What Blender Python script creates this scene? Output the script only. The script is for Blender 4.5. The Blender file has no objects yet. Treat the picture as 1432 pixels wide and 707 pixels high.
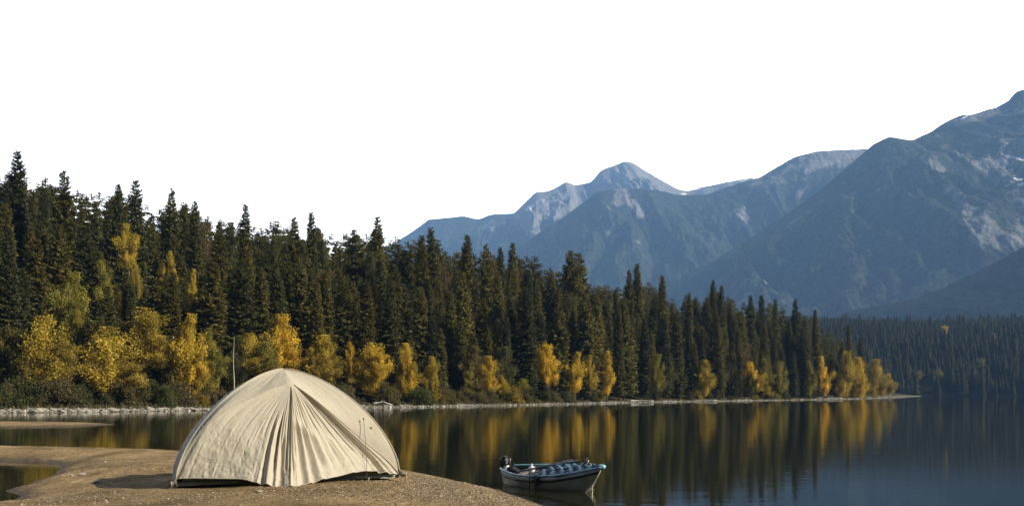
import bpy, math, random
import numpy as np
from mathutils import Vector, Matrix

random.seed(7); RNG = np.random.default_rng(11)
S = bpy.context.scene
COL = S.collection
H, F, CX, HY = 1.6, 1375.0, 716.0, 549.0          # eye height (m), focal length, picture centre and horizon of the photo

def G(px, py, z=0.0):                              # where a sight line meets the level z
    Y = (H - z) * F / (py - HY)
    return np.array([(px - CX) / F * Y, Y, z])
def RAY(px, py, Y):
    return np.array([(px - CX) / F * Y, Y, H - (py - HY) / F * Y])
def lerp(a, b, t): return a + (b - a) * t
def sstep(a, b, x):
    t = np.clip((x - a) / (b - a), 0, 1); return t * t * (3 - 2 * t)

# ------------------------------------------------------------------ noise
def _hash(ix, iy, seed):
    h = (ix.astype(np.int64) * 374761393 + iy.astype(np.int64) * 668265263 + seed * 974634777) & 0x7fffffff
    h = ((h ^ (h >> 13)) * 1274126177) & 0x7fffffff
    return ((h ^ (h >> 16)) & 0xffff) / 65535.0
def vnoise(x, y, seed=0):
    x = np.asarray(x, float); y = np.asarray(y, float)
    x, y = np.broadcast_arrays(x, y)
    ix = np.floor(x); iy = np.floor(y); fx = x - ix; fy = y - iy
    fx = fx * fx * (3 - 2 * fx); fy = fy * fy * (3 - 2 * fy)
    a = _hash(ix, iy, seed); b = _hash(ix + 1, iy, seed); c = _hash(ix, iy + 1, seed); d = _hash(ix + 1, iy + 1, seed)
    return lerp(lerp(a, b, fx), lerp(c, d, fx), fy) * 2 - 1
def fbm(x, y, seed=0, octv=5, gain=.5):
    s = 0; a = 1; n = 0
    for i in range(octv):
        s = s + a * vnoise(x * 2 ** i + i * 17.3, y * 2 ** i - i * 9.1, seed + i); n += a; a *= gain
    return s / n
def ridged(x, y, seed=0, octv=5, gain=.5):
    s = 0; a = 1; n = 0
    for i in range(octv):
        s = s + a * (1 - np.abs(vnoise(x * 2 ** i + i * 7.7, y * 2 ** i + i * 3.3, seed + i))); n += a; a *= gain
    return s / n

# ------------------------------------------------------------------ meshes
def mesh_np(name, V, quads=None, tris=None, mat=None, smooth=False, attrs=None, mats=None, midx=None):
    V = np.asarray(V, np.float32)
    q = np.asarray(quads, np.int32).reshape(-1, 4) if quads is not None and len(quads) else np.zeros((0, 4), np.int32)
    t = np.asarray(tris, np.int32).reshape(-1, 3) if tris is not None and len(tris) else np.zeros((0, 3), np.int32)
    me = bpy.data.meshes.new(name)
    me.vertices.add(len(V)); me.vertices.foreach_set('co', V.ravel())
    nl = q.size + t.size; me.loops.add(nl)
    me.loops.foreach_set('vertex_index', np.concatenate([q.ravel(), t.ravel()]))
    me.polygons.add(len(q) + len(t))
    ls = np.concatenate([np.arange(len(q)) * 4, q.size + np.arange(len(t)) * 3]).astype(np.int32)
    me.polygons.foreach_set('loop_start', ls)
    if smooth: me.polygons.foreach_set('use_smooth', np.ones(len(q) + len(t), bool))
    for a, vals in (attrs or {}).items():
        at = me.attributes.new(a, 'FLOAT', 'POINT'); at.data.foreach_set('value', np.asarray(vals, np.float32))
    for m in (mats or ([mat] if mat else [])): me.materials.append(m)
    if midx is not None: me.polygons.foreach_set('material_index', np.asarray(midx, np.int32))
    me.update(); me.validate()
    return me
def link(name, me, parent=None, loc=(0, 0, 0)):
    o = bpy.data.objects.new(name, me); COL.objects.link(o); o.location = loc
    if parent: o.parent = parent
    return o
def thing(name, label, cat, loc=(0, 0, 0), rz=0, group=None):
    o = bpy.data.objects.new(name, None); COL.objects.link(o); o.location = loc; o.rotation_euler = (0, 0, rz)
    o.empty_display_size = .2
    return tag(o, label, cat, group)
def tag(o, label, cat, group=None, kind=None):
    o['label'] = label; o['category'] = cat
    if group: o['group'] = group
    if kind: o['kind'] = kind
    return o
def struct(o, label, cat, kind='structure'): return tag(o, label, cat, kind=kind)

def grid_faces(nu, nv, wrap=False):
    i = np.arange(nu - 1 if not wrap else nu)[:, None]; j = np.arange(nv - 1)[None, :]
    i2 = (i + 1) % nu
    return np.stack([i * nv + j, i2 * nv + j, i2 * nv + j + 1, i * nv + j + 1], -1).reshape(-1, 4)

def spline(pts, n):                                  # Catmull-Rom through pts, n samples (uniform in control index)
    P = np.asarray(pts, float); m = len(P)
    u = np.linspace(0, m - 1, n); i = np.clip(u.astype(int), 0, m - 2); t = (u - i)[:, None]
    p1 = P[i]; p2 = P[i + 1]
    p0 = np.where((i > 0)[:, None], P[np.maximum(i - 1, 0)], 2 * p1 - p2)
    p3 = np.where((i < m - 2)[:, None], P[np.minimum(i + 2, m - 1)], 2 * p2 - p1)
    return .5 * (2 * p1 + (p2 - p0) * t + (2 * p0 - 5 * p1 + 4 * p2 - p3) * t ** 2 + (3 * p1 - p0 - 3 * p2 + p3) * t ** 3)

class MB:                                            # collects simple solids into one mesh
    def __init__(s): s.V = []; s.Q = []; s.T = []; s.n = 0
    def add(s, V, Q=None, T=None):
        V = np.asarray(V, float)
        if Q is not None and len(Q): s.Q.append(np.asarray(Q).reshape(-1, 4) + s.n)
        if T is not None and len(T): s.T.append(np.asarray(T).reshape(-1, 3) + s.n)
        s.V.append(V); s.n += len(V)
    def tube(s, path, r, k=6, cap=True):
        P = np.asarray(path, float); n = len(P)
        r = np.broadcast_to(np.asarray(r, float), (n,))
        tang = np.gradient(P, axis=0); tang /= np.linalg.norm(tang, axis=1)[:, None] + 1e-9
        up = np.array([0, 0, 1.]) if abs(tang[0][2]) < .9 else np.array([1., 0, 0])
        ring = []
        a = np.cross(tang[0], up); a /= np.linalg.norm(a)
        ang = np.linspace(0, 2 * np.pi, k, endpoint=False)
        for i in range(n):
            a = a - tang[i] * np.dot(a, tang[i]); a /= np.linalg.norm(a) + 1e-9
            b = np.cross(tang[i], a)
            ring.append(P[i] + r[i] * (np.cos(ang)[:, None] * a + np.sin(ang)[:, None] * b))
        V = np.concatenate(ring); Q = []
        for i in range(n - 1):
            for j in range(k):
                Q.append((i * k + j, i * k + (j + 1) % k, (i + 1) * k + (j + 1) % k, (i + 1) * k + j))
        T = []
        if cap:
            V = np.concatenate([V, P[:1], P[-1:]]); c0 = n * k; c1 = c0 + 1
            for j in range(k):
                T.append((c0, (j + 1) % k, j)); T.append((c1, (n - 1) * k + j, (n - 1) * k + (j + 1) % k))
        s.add(V, Q, T)
    def lathe(s, prof, c=(0, 0, 0), k=16, M=None):
        ang = np.linspace(0, 2 * np.pi, k, endpoint=False); V = []
        for r, z in prof: V.append(np.stack([r * np.cos(ang), r * np.sin(ang), np.full(k, z)], 1))
        V = np.concatenate(V); n = len(prof)
        Q = [(i * k + j, i * k + (j + 1) % k, (i + 1) * k + (j + 1) % k, (i + 1) * k + j) for i in range(n - 1) for j in range(k)]
        if M is not None: V = V @ np.asarray(M).T
        s.add(V + np.asarray(c), Q)
    def rbox(s, c, size, M=None, p=4.0, n=10):       # rounded box (superellipsoid)
        u = np.linspace(-np.pi / 2, np.pi / 2, n); v = np.linspace(0, 2 * np.pi, 2 * n, endpoint=False)
        f = lambda x: np.sign(x) * np.abs(x) ** (2 / p)
        U, W = np.meshgrid(u, v, indexing='ij')
        V = np.stack([f(np.cos(U)) * f(np.cos(W)), f(np.cos(U)) * f(np.sin(W)), f(np.sin(U))], -1).reshape(-1, 3) * np.asarray(size) / 2
        if M is not None: V = V @ np.asarray(M).T
        k = 2 * n
        Q = [(i * k + j, i * k + (j + 1) % k, (i + 1) * k + (j + 1) % k, (i + 1) * k + j) for i in range(n - 1) for j in range(k)]
        s.add(V + np.asarray(c), Q)
    def build(s, name, mat, parent=None, smooth=True, loc=(0, 0, 0)):
        V = np.concatenate(s.V)
        me = mesh_np(name, V, np.concatenate(s.Q) if s.Q else None, np.concatenate(s.T) if s.T else None, mat, smooth)
        return link(name, me, parent, loc)

# ------------------------------------------------------------------ materials
def newmat(name):
    m = bpy.data.materials.new(name); m.use_nodes = True
    nt = m.node_tree; b = nt.nodes['Principled BSDF']
    b.inputs['Specular IOR Level'].default_value = .3
    return m, nt, b
def N(nt, typ, **kw):
    n = nt.nodes.new(typ)
    for k, v in kw.items():
        if k in n.inputs: n.inputs[k].default_value = v
        else: setattr(n, k, v)
    return n
def ramp(nt, stops, fac):
    r = nt.nodes.new('ShaderNodeValToRGB'); e = r.color_ramp.elements
    while len(e) < len(stops): e.new(.5)
    for el, (p, c) in zip(e, stops): el.position = p; el.color = (*c, 1)
    nt.links.new(fac, r.inputs['Fac']); return r.outputs['Color']
def mixc(nt, fac, a, b, mode='MIX'):
    m = nt.nodes.new('ShaderNodeMix'); m.data_type = 'RGBA'; m.blend_type = mode
    for sock, v in ((m.inputs[0], fac), (m.inputs[6], a), (m.inputs[7], b)):
        if hasattr(v, 'is_output'): nt.links.new(v, sock)
        elif isinstance(v, (int, float)): sock.default_value = v
        else: sock.default_value = (*v, 1)
    return m.outputs[2]
def math_(nt, op, a, b=0.0):
    m = nt.nodes.new('ShaderNodeMath'); m.operation = op
    for sock, v in ((m.inputs[0], a), (m.inputs[1], b)):
        if hasattr(v, 'is_output'): nt.links.new(v, sock)
        else: sock.default_value = v
    return m.outputs[0]
def maprange(nt, v, a, b, c=0., d=1.):
    m = nt.nodes.new('ShaderNodeMapRange'); nt.links.new(v, m.inputs[0])
    for i, x in zip((1, 2, 3, 4), (a, b, c, d)): m.inputs[i].default_value = x
    return m.outputs[0]
def noise(nt, scale, detail=4, vec=None, rough=.55, out='Fac'):
    n = N(nt, 'ShaderNodeTexNoise', Scale=scale, Detail=detail, Roughness=rough)
    if vec: nt.links.new(vec, n.inputs['Vector'])
    return n.outputs[out]
def bump(nt, b, h, strength=.3, dist=.02):
    n = N(nt, 'ShaderNodeBump', Strength=strength, Distance=dist); nt.links.new(h, n.inputs['Height'])
    nt.links.new(n.outputs['Normal'], b.inputs['Normal']); return n
def objco(nt): return nt.nodes.new('ShaderNodeTexCoord').outputs['Object']
def attr(nt, name):
    a = nt.nodes.new('ShaderNodeAttribute'); a.attribute_name = name; return a.outputs['Fac']

def simple(name, col, rough=.6, var=.15, scale=8, metallic=0, bmp=.1, spec=.3):
    m, nt, b = newmat(name); co = objco(nt)
    f = noise(nt, scale, 5, co)
    lo = tuple(c * (1 - var) for c in col); hi = tuple(min(1, c * (1 + var)) for c in col)
    nt.links.new(ramp(nt, [(.3, lo), (.7, hi)], f), b.inputs['Base Color'])
    b.inputs['Roughness'].default_value = rough; b.inputs['Metallic'].default_value = metallic
    b.inputs['Specular IOR Level'].default_value = spec
    if bmp: bump(nt, b, noise(nt, scale * 6, 3, co), bmp, .01)
    return m

def foliage(name, trans=.25, spec=.04):              # leaf colour = the object's own colour, varied leaf by leaf and clump by clump
    m, nt, b = newmat(name)
    oi = nt.nodes.new('ShaderNodeObjectInfo')
    v = attr(nt, 'leaf_var')
    k = maprange(nt, v, 0, 1, .45, 1.6)
    clump = maprange(nt, noise(nt, 1.3, 2, objco(nt)), .3, .7, .75, 1.25)
    kk = math_(nt, 'MULTIPLY', k, clump)
    c = mixc(nt, 1.0, oi.outputs['Color'], nt.nodes.new('ShaderNodeCombineColor').outputs[0], 'MULTIPLY')
    cc = nt.nodes[-1] if False else [n for n in nt.nodes if n.bl_idname == 'ShaderNodeCombineColor'][0]
    for i in range(3): nt.links.new(kk, cc.inputs[i])
    nt.links.new(c, b.inputs['Base Color'])
    b.inputs['Roughness'].default_value = .75; b.inputs['Specular IOR Level'].default_value = spec
    tr = nt.nodes.new('ShaderNodeBsdfTranslucent'); nt.links.new(c, tr.inputs['Color'])
    mx = nt.nodes.new('ShaderNodeMixShader'); mx.inputs[0].default_value = trans
    nt.links.new(b.outputs[0], mx.inputs[1]); nt.links.new(tr.outputs[0], mx.inputs[2])
    nt.links.new(mx.outputs[0], nt.nodes['Material Output'].inputs['Surface'])
    return m

M_NEEDLE = foliage('spruce_needles', .18)
M_LEAF = foliage('broad_leaves', .32)
M_BARK = simple('bark', (.09, .07, .05), .9, .4, 3)
M_PALEBARK = simple('pale_bark', (.42, .38, .30), .85, .3, 4)
M_ASPBARK = simple('aspen_bark', (.20, .18, .13), .85, .3, 4)
M_ROCK = simple('shore_rock', (.34, .30, .235), .9, .4, 2.5, bmp=.6)
M_DRIFT = simple('bleached_driftwood', (.55, .51, .43), .85, .2, 6, bmp=.4)

# ------------------------------------------------------------------ sky, sun, camera
SUN_EL, SUN_DIR = math.radians(31), (0.977, -0.213)
SKY_WHITE = 3.0
def build_world():
    w = bpy.data.worlds.new('World'); S.world = w; w.use_nodes = True
    nt = w.node_tree; bg = nt.nodes['Background']; bg.inputs['Strength'].default_value = .05
    sky = nt.nodes.new('ShaderNodeTexSky'); sky.sky_type = 'NISHITA'; sky.sun_disc = False
    sky.sun_elevation = SUN_EL; sky.sun_rotation = math.atan2(SUN_DIR[0], SUN_DIR[1]); sky.air_density = .45; sky.dust_density = .2; sky.altitude = 2200
    # a bright white sheet of cloud stands over the mountains, open blue sky everywhere else
    tc = nt.nodes.new('ShaderNodeTexCoord'); sep = nt.nodes.new('ShaderNodeSeparateXYZ')
    nt.links.new(tc.outputs['Generated'], sep.inputs[0])
    fy = maprange(nt, sep.outputs[1], .45, .62)
    fz = maprange(nt, sep.outputs[2], .52, .42)
    fac = math_(nt, 'MULTIPLY', fy, fz)
    W = SKY_WHITE / .05
    nt.links.new(mixc(nt, fac, sky.outputs[0], (W, W, W)), bg.inputs['Color'])
build_world()
sun = bpy.data.lights.new('sun', 'SUN'); sun.energy = 5.0; sun.angle = math.radians(.5); sun.color = (1.0, .92, .78)
so = bpy.data.objects.new('sun', sun); COL.objects.link(so)
d = Vector((SUN_DIR[0] * math.cos(SUN_EL), SUN_DIR[1] * math.cos(SUN_EL), math.sin(SUN_EL)))
so.rotation_euler = d.to_track_quat('Z', 'Y').to_euler(); so.location = d * 60

cam = bpy.data.cameras.new('camera'); co_ = bpy.data.objects.new('camera', cam); COL.objects.link(co_)
co_.location = (0, 0, H); co_.rotation_euler = (math.radians(90), 0, 0)
cam.sensor_width = 36; cam.lens = F / 1432 * 36; cam.shift_y = (HY - 353.5) / 1432
cam.clip_start = .1; cam.clip_end = 30000
S.camera = co_
S.view_settings.view_transform = 'Standard'; S.view_settings.look = 'None'; S.view_settings.gamma = 1; S.view_settings.exposure = 0.78
S.view_settings.use_curve_mapping = False
S.render.engine = 'CYCLES'
S.cycles.use_denoising = True
S.cycles.max_bounces = 6; S.cycles.diffuse_bounces = 2; S.cycles.glossy_bounces = 3; S.cycles.transmission_bounces = 3
S.cycles.volume_bounces = 0; S.cycles.transparent_max_bounces = 6
S.cycles.sample_clamp_indirect = 4

# ------------------------------------------------------------------ shapes of the land
def sdist(P, poly):                                  # signed distance to a closed polygon, positive inside
    P = np.asarray(P, float); out = np.full(len(P), 1e9); inside = np.zeros(len(P), bool)
    n = len(poly)
    for i in range(n):
        a = poly[i]; b = poly[(i + 1) % n]; ab = b - a
        t = np.clip(((P - a) @ ab) / (ab @ ab + 1e-12), 0, 1)
        dd = np.linalg.norm(P - a - t[:, None] * ab, axis=1); out = np.minimum(out, dd)
        c = (a[1] > P[:, 1]) != (b[1] > P[:, 1])
        with np.errstate(divide='ignore', invalid='ignore'):
            xi = a[0] + (P[:, 1] - a[1]) / (b[1] - a[1]) * ab[0]
        inside ^= c & (P[:, 0] < xi)
    return np.where(inside, out, -out)

SHORE_PX = [(0, 577), (150, 575.6), (290, 573.5), (420, 571.3), (500, 570), (600, 568.6), (700, 566.8), (800, 564.8), (920, 562), (1050, 560), (1150, 558.4), (1215, 557), (1250, 555.6), (1290, 553.6)]
shore = [G(x, y)[:2] for x, y in SHORE_PX]
pen = [np.array([-260., 62.]), np.array([-120., 70.]), np.array([-70., 74.])] + shore
pen = list(spline(pen, 90)) + [np.array([215., 520.]), np.array([160., 620.]), np.array([-260., 560.])]
PEN = np.array(pen)
def pen_z(X, Y, rough=True):
    P = np.stack([np.ravel(X), np.ravel(Y)], 1); sd = sdist(P, PEN)
    sd = sd + fbm(P[:, 0] * .12, P[:, 1] * .12, 3, 3) * 1.2 * sstep(-6, 2, sd) * sstep(0, 3, np.abs(sd) + 1)
    z = np.where(sd > 0, .09 * np.minimum(sd, 6) + .20 * np.clip(sd - 6, 0, 70) + .03 * np.clip(sd - 76, 0, 400), .12 * sd)
    z = np.clip(z, -2.4, None)
    if rough: z = z + sstep(5, 14, sd) * fbm(P[:, 0] * .07, P[:, 1] * .07, 9, 3) * .8
    return z, sd
def shore_dist(px):                                  # range from the eye to the far shoreline along a sight line
    xs = [p[0] for p in SHORE_PX]; ys = [p[1] for p in SHORE_PX]
    px = np.asarray(px, float)
    y = np.interp(px, xs, ys)
    y = np.where(px < 0, 577 - px * .0095, y)
    return H * F / (y - HY)

# forest floor material: pale gravel at the water, dry grass, then dark litter under the trees
def mat_land():
    m, nt, b = newmat('shore_and_forest_floor'); co = objco(nt)
    sd = attr(nt, 'inland'); n1 = noise(nt, .9, 6, co); n2 = noise(nt, 9, 4, co)
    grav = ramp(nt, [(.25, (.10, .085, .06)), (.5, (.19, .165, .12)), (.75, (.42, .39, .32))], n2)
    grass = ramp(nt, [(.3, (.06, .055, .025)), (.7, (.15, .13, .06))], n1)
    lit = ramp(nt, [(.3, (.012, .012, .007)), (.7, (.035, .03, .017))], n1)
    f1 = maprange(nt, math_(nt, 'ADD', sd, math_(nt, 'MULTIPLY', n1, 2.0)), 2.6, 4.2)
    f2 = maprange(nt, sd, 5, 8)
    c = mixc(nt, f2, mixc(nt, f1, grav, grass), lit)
    nt.links.new(c, b.inputs['Base Color']); b.inputs['Roughness'].default_value = .9; b.inputs['Specular IOR Level'].default_value = .04
    bump(nt, b, n2, .6, .1); return m
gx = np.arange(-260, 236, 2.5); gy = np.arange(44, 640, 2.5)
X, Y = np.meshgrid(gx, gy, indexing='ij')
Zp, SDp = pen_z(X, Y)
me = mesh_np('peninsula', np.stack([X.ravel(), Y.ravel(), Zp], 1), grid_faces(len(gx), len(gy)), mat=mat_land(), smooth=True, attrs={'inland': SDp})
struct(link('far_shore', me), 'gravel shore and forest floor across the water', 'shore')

# ground under everything, to the horizon
m, nt, b = newmat('lake_bed'); co = objco(nt)
nt.links.new(ramp(nt, [(.3, (.03, .032, .02)), (.7, (.06, .06, .04))], noise(nt, .01, 5, co)), b.inputs['Base Color'])
me = mesh_np('ground', [(-8800, -1300, -3), (8800, -1300, -3), (8800, 5800, -3), (-8800, 5800, -3)], [(0, 1, 2, 3)], mat=m)
struct(link('ground', me), 'lake bed and valley ground under the scene', 'ground')

# water
def mat_water():
    m, nt, b = newmat('lake_water'); co = objco(nt)
    b.inputs['Base Color'].default_value = (.016, .016, .008, 1)
    b.inputs['Roughness'].default_value = .014; b.inputs['IOR'].default_value = 1.333; b.inputs['Specular IOR Level'].default_value = .5
    mp = N(nt, 'ShaderNodeMapping'); mp.inputs['Scale'].default_value = (.55, 1.6, 1); nt.links.new(co, mp.inputs[0])
    n1 = noise(nt, 2.2, 3, mp.outputs[0]); n2 = noise(nt, .25, 2, mp.outputs[0])
    h = math_(nt, 'ADD', n1, math_(nt, 'MULTIPLY', n2, 1.4))
    bump(nt, b, h, .16, .02)
    return m
me = mesh_np('water', [(-3000, -900, 0), (3000, -900, 0), (3000, 1250, 0), (-3000, 1250, 0)], [(0, 1, 2, 3)], mat=mat_water())
struct(link('water', me), 'calm dark lake mirroring the forest', 'water')

# ---- the near sand spit
def mat_sand():
    m, nt, b = newmat('sand'); co = objco(nt); z = attr(nt, 'level')
    big = noise(nt, .8, 5, co); mid = noise(nt, 7, 5, co); fine = noise(nt, 60, 4, co, .7)
    dry = ramp(nt, [(.28, (.14, .095, .048)), (.5, (.325, .228, .115)), (.72, (.53, .39, .215))], mixc(nt, .5, mid, fine))
    tone = ramp(nt, [(.3, (.52, .49, .44)), (.7, (1.28, 1.24, 1.16))], big)
    dry = mixc(nt, 1.0, dry, tone, 'MULTIPLY')
    wet = ramp(nt, [(.3, (.07, .05, .03)), (.7, (.15, .11, .068))], mid)
    f = maprange(nt, math_(nt, 'ADD', z, math_(nt, 'MULTIPLY', math_(nt, 'SUBTRACT', mid, .5), .06)), .025, .085)
    nt.links.new(mixc(nt, f, wet, dry), b.inputs['Base Color'])
    nt.links.new(maprange(nt, f, 0, 1, .75, .95), b.inputs['Roughness']); b.inputs['Specular IOR Level'].default_value = .06
    h = math_(nt, 'ADD', math_(nt, 'MULTIPLY', mid, 1.2), math_(nt, 'MULTIPLY', fine, .5))
    bump(nt, b, h, 1.0, .06)
    return m
M_SAND = mat_sand()
spit_px = [(-60, 624), (0, 626.5), (26, 629), (106, 630), (185, 632), (251, 634.5), (350, 640), (450, 647), (520, 654), (565, 660), (600, 664), (650, 673), (700, 685), (740, 698), (762, 707)]
inlet_px = [(5, 709), (24, 693), (10.6, 685.5), (40, 677), (71, 663), (79, 653), (74, 648), (40, 645.5), (0, 644), (-60, 643)]
sp = [G(*p)[:2] for p in spit_px] ; il = [G(*p)[:2] for p in inlet_px]
poly = [np.array([-40., sp[0][1]])] + list(spline(sp, 70)) + [np.array([1.1, 12.]), np.array([1.9, 8.]), np.array([3., 0.]), np.array([3., -8.]), np.array([-40., -8.]), np.array([-40., 9.]), np.array([-12., 11.])] + list(spline(il, 50)) + [np.array([-40., il[-1][1]])]
SPIT = np.array(poly)
SAND_TOP = .30
def spit_z(X, Y):
    P = np.stack([np.ravel(X), np.ravel(Y)], 1); sd = sdist(P, SPIT)
    sd = sd + fbm(P[:, 0] * 1.1, P[:, 1] * .8, 31, 4) * .16 * sstep(-1.5, -.1, sd)
    z = np.where(sd > 0, SAND_TOP * (1 - np.exp(-np.maximum(sd, 0) / 1.15)), .22 * sd)
    up = sstep(0, 1, sd)
    z = z + up * (fbm(P[:, 0] * .7, P[:, 1] * .7, 5, 4) * .035 + fbm(P[:, 0] * 3, P[:, 1] * 3, 6, 3) * .013 + np.maximum(0, fbm(P[:, 0] * 6.5, P[:, 1] * 4, 16, 2)) * .012)
    # trampled, hummocky patch left of the tent
    tp = np.exp(-(((P[:, 0] + 6.9) / 1.3) ** 2 + ((P[:, 1] - 17.6) / 1.5) ** 2))
    z = z + tp * fbm(P[:, 0] * 4, P[:, 1] * 2.2, 8, 3) * .10
    return np.clip(z, -1.2, None), sd
gx = np.arange(-20, 5, .06); gy = np.concatenate([np.arange(-8, 10, .4), np.arange(10, 34, .06)])
X, Y = np.meshgrid(gx, gy, indexing='ij'); Zs, SDs = spit_z(X, Y)
me = mesh_np('sand_spit', np.stack([X.ravel(), Y.ravel(), Zs], 1), grid_faces(len(gx), len(gy)), mat=M_SAND, smooth=True, attrs={'level': Zs})
struct(link('sand_spit', me), 'tan sand and gravel spit under the tent', 'sand')

# thin sandbar out in the water at the left
sb = [G(*p)[:2] for p in [(-160, 589.5), (-40, 589.5), (60, 590.2), (130, 591), (158, 592.6), (140, 594.3), (60, 596.3), (-40, 597.5), (-160, 598)]]
SB = np.array(list(spline(sb + [sb[0]], 60))[:-1])
gx = np.arange(-36, -18, .25); gy = np.arange(41, 57, .2)
X, Y = np.meshgrid(gx, gy, indexing='ij'); sd = sdist(np.stack([X.ravel(), Y.ravel()], 1), SB)
sd = sd + fbm(X.ravel() * .9, Y.ravel() * .9, 4, 3) * .25
Z = np.where(sd > 0, .12 * (1 - np.exp(-np.maximum(sd, 0) / 1.0)), .15 * sd)
me = mesh_np('sandbar', np.stack([X.ravel(), Y.ravel(), Z], 1), grid_faces(len(gx), len(gy)), mat=M_SAND, smooth=True, attrs={'level': Z})
struct(link('sandbar', me), 'thin low sandbar lying in the water', 'sandbar')

# ------------------------------------------------------------------ pebbles
def scatter_mesh(pts, sizes, seed, squash=.6, seg=1):
    rng = np.random.default_rng(seed); n = len(pts)
    base = np.array([(1, 0, 0), (0, 1, 0), (-1, 0, 0), (0, -1, 0), (0, 0, 1), (0, 0, -1)], float)
    tri = np.array([(0, 1, 4), (1, 2, 4), (2, 3, 4), (3, 0, 4), (1, 0, 5), (2, 1, 5), (3, 2, 5), (0, 3, 5)])
    V = base[None] * rng.uniform(.6, 1.3, (n, 6, 1)); V[:, :, 2] *= squash
    a = rng.uniform(0, 6.28, n); c, s_ = np.cos(a), np.sin(a)
    x = V[:, :, 0] * c[:, None] - V[:, :, 1] * s_[:, None]; y = V[:, :, 0] * s_[:, None] + V[:, :, 1] * c[:, None]
    V = np.stack([x, y, V[:, :, 2]], -1) * np.asarray(sizes)[:, None, None] + np.asarray(pts)[:, None, :]
    T = tri[None] + (np.arange(n) * 6)[:, None, None]
    var = np.repeat(rng.random(n), 6)
    return V.reshape(-1, 3), T.reshape(-1, 3), var
def mat_pebble(name, stops):
    m, nt, b = newmat(name); nt.links.new(ramp(nt, stops, attr(nt, 'leaf_var')), b.inputs['Base Color'])
    b.inputs['Roughness'].default_value = .8; return m
M_PEB = mat_pebble('pebbles', [(0, (.06, .042, .024)), (.5, (.21, .150, .082)), (.88, (.36, .27, .16)), (1, (.60, .51, .37))])
pts = []
def add_pebbles(n, cx, cy, sx, sy):
    px = RNG.normal(cx, sx, n); py = RNG.normal(cy, sy, n)
    ok = (py > 628) & (py < 720)
    for a, c in zip(px[ok], py[ok]): pts.append(G(a, c, .25)[:2])
add_pebbles(6500, 640, 685, 70, 12); add_pebbles(1500, 600, 672, 40, 6); add_pebbles(2500, 480, 690, 90, 7); add_pebbles(1800, 150, 652, 70, 8); add_pebbles(1500, 90, 690, 60, 12)
add_pebbles(1500, 260, 698, 120, 6); add_pebbles(1200, 600, 666, 30, 4)
pts = np.array(pts); z, sd = spit_z(pts[:, 0], pts[:, 1]); k = (z > .03); pts = pts[k]; z = z[k]
V, T, var = scatter_mesh(np.column_stack([pts, z]), np.abs(RNG.normal(.006, .0055, len(pts))) + .0045, 3)
struct(link('gravel', mesh_np('gravel', V, tris=T, mat=M_PEB, attrs={'leaf_var': var})), 'fine gravel strewn over the sand spit', 'gravel', 'stuff')

# gravel along the far shore
px = RNG.uniform(430, 1285, 5200); px[:1100] = RNG.uniform(-40, 430, 1100); dd = shore_dist(px) + RNG.uniform(-.3, 5.0, 5200) * (1 + np.maximum(px - 430, -300) / 850 * 1.5)
P = np.stack([(px - CX) / F * dd, dd], 1); z, sd = pen_z(P[:, 0], P[:, 1], False); k = (sd > -.3) & (sd < 3.5)
M_PEB2 = mat_pebble('shore_pebbles', [(0, (.10, .09, .065)), (.6, (.22, .20, .15)), (.9, (.42, .39, .31)), (1, (.70, .67, .6))])
V, T, var = scatter_mesh(np.column_stack([P, z])[k], np.abs(RNG.normal(.09, .07, k.sum())) + .05, 5)
struct(link('shore_gravel', mesh_np('shore_gravel', V, tris=T, mat=M_PEB2, attrs={'leaf_var': var})), 'pale gravel along the far waterline', 'gravel', 'stuff')

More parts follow.
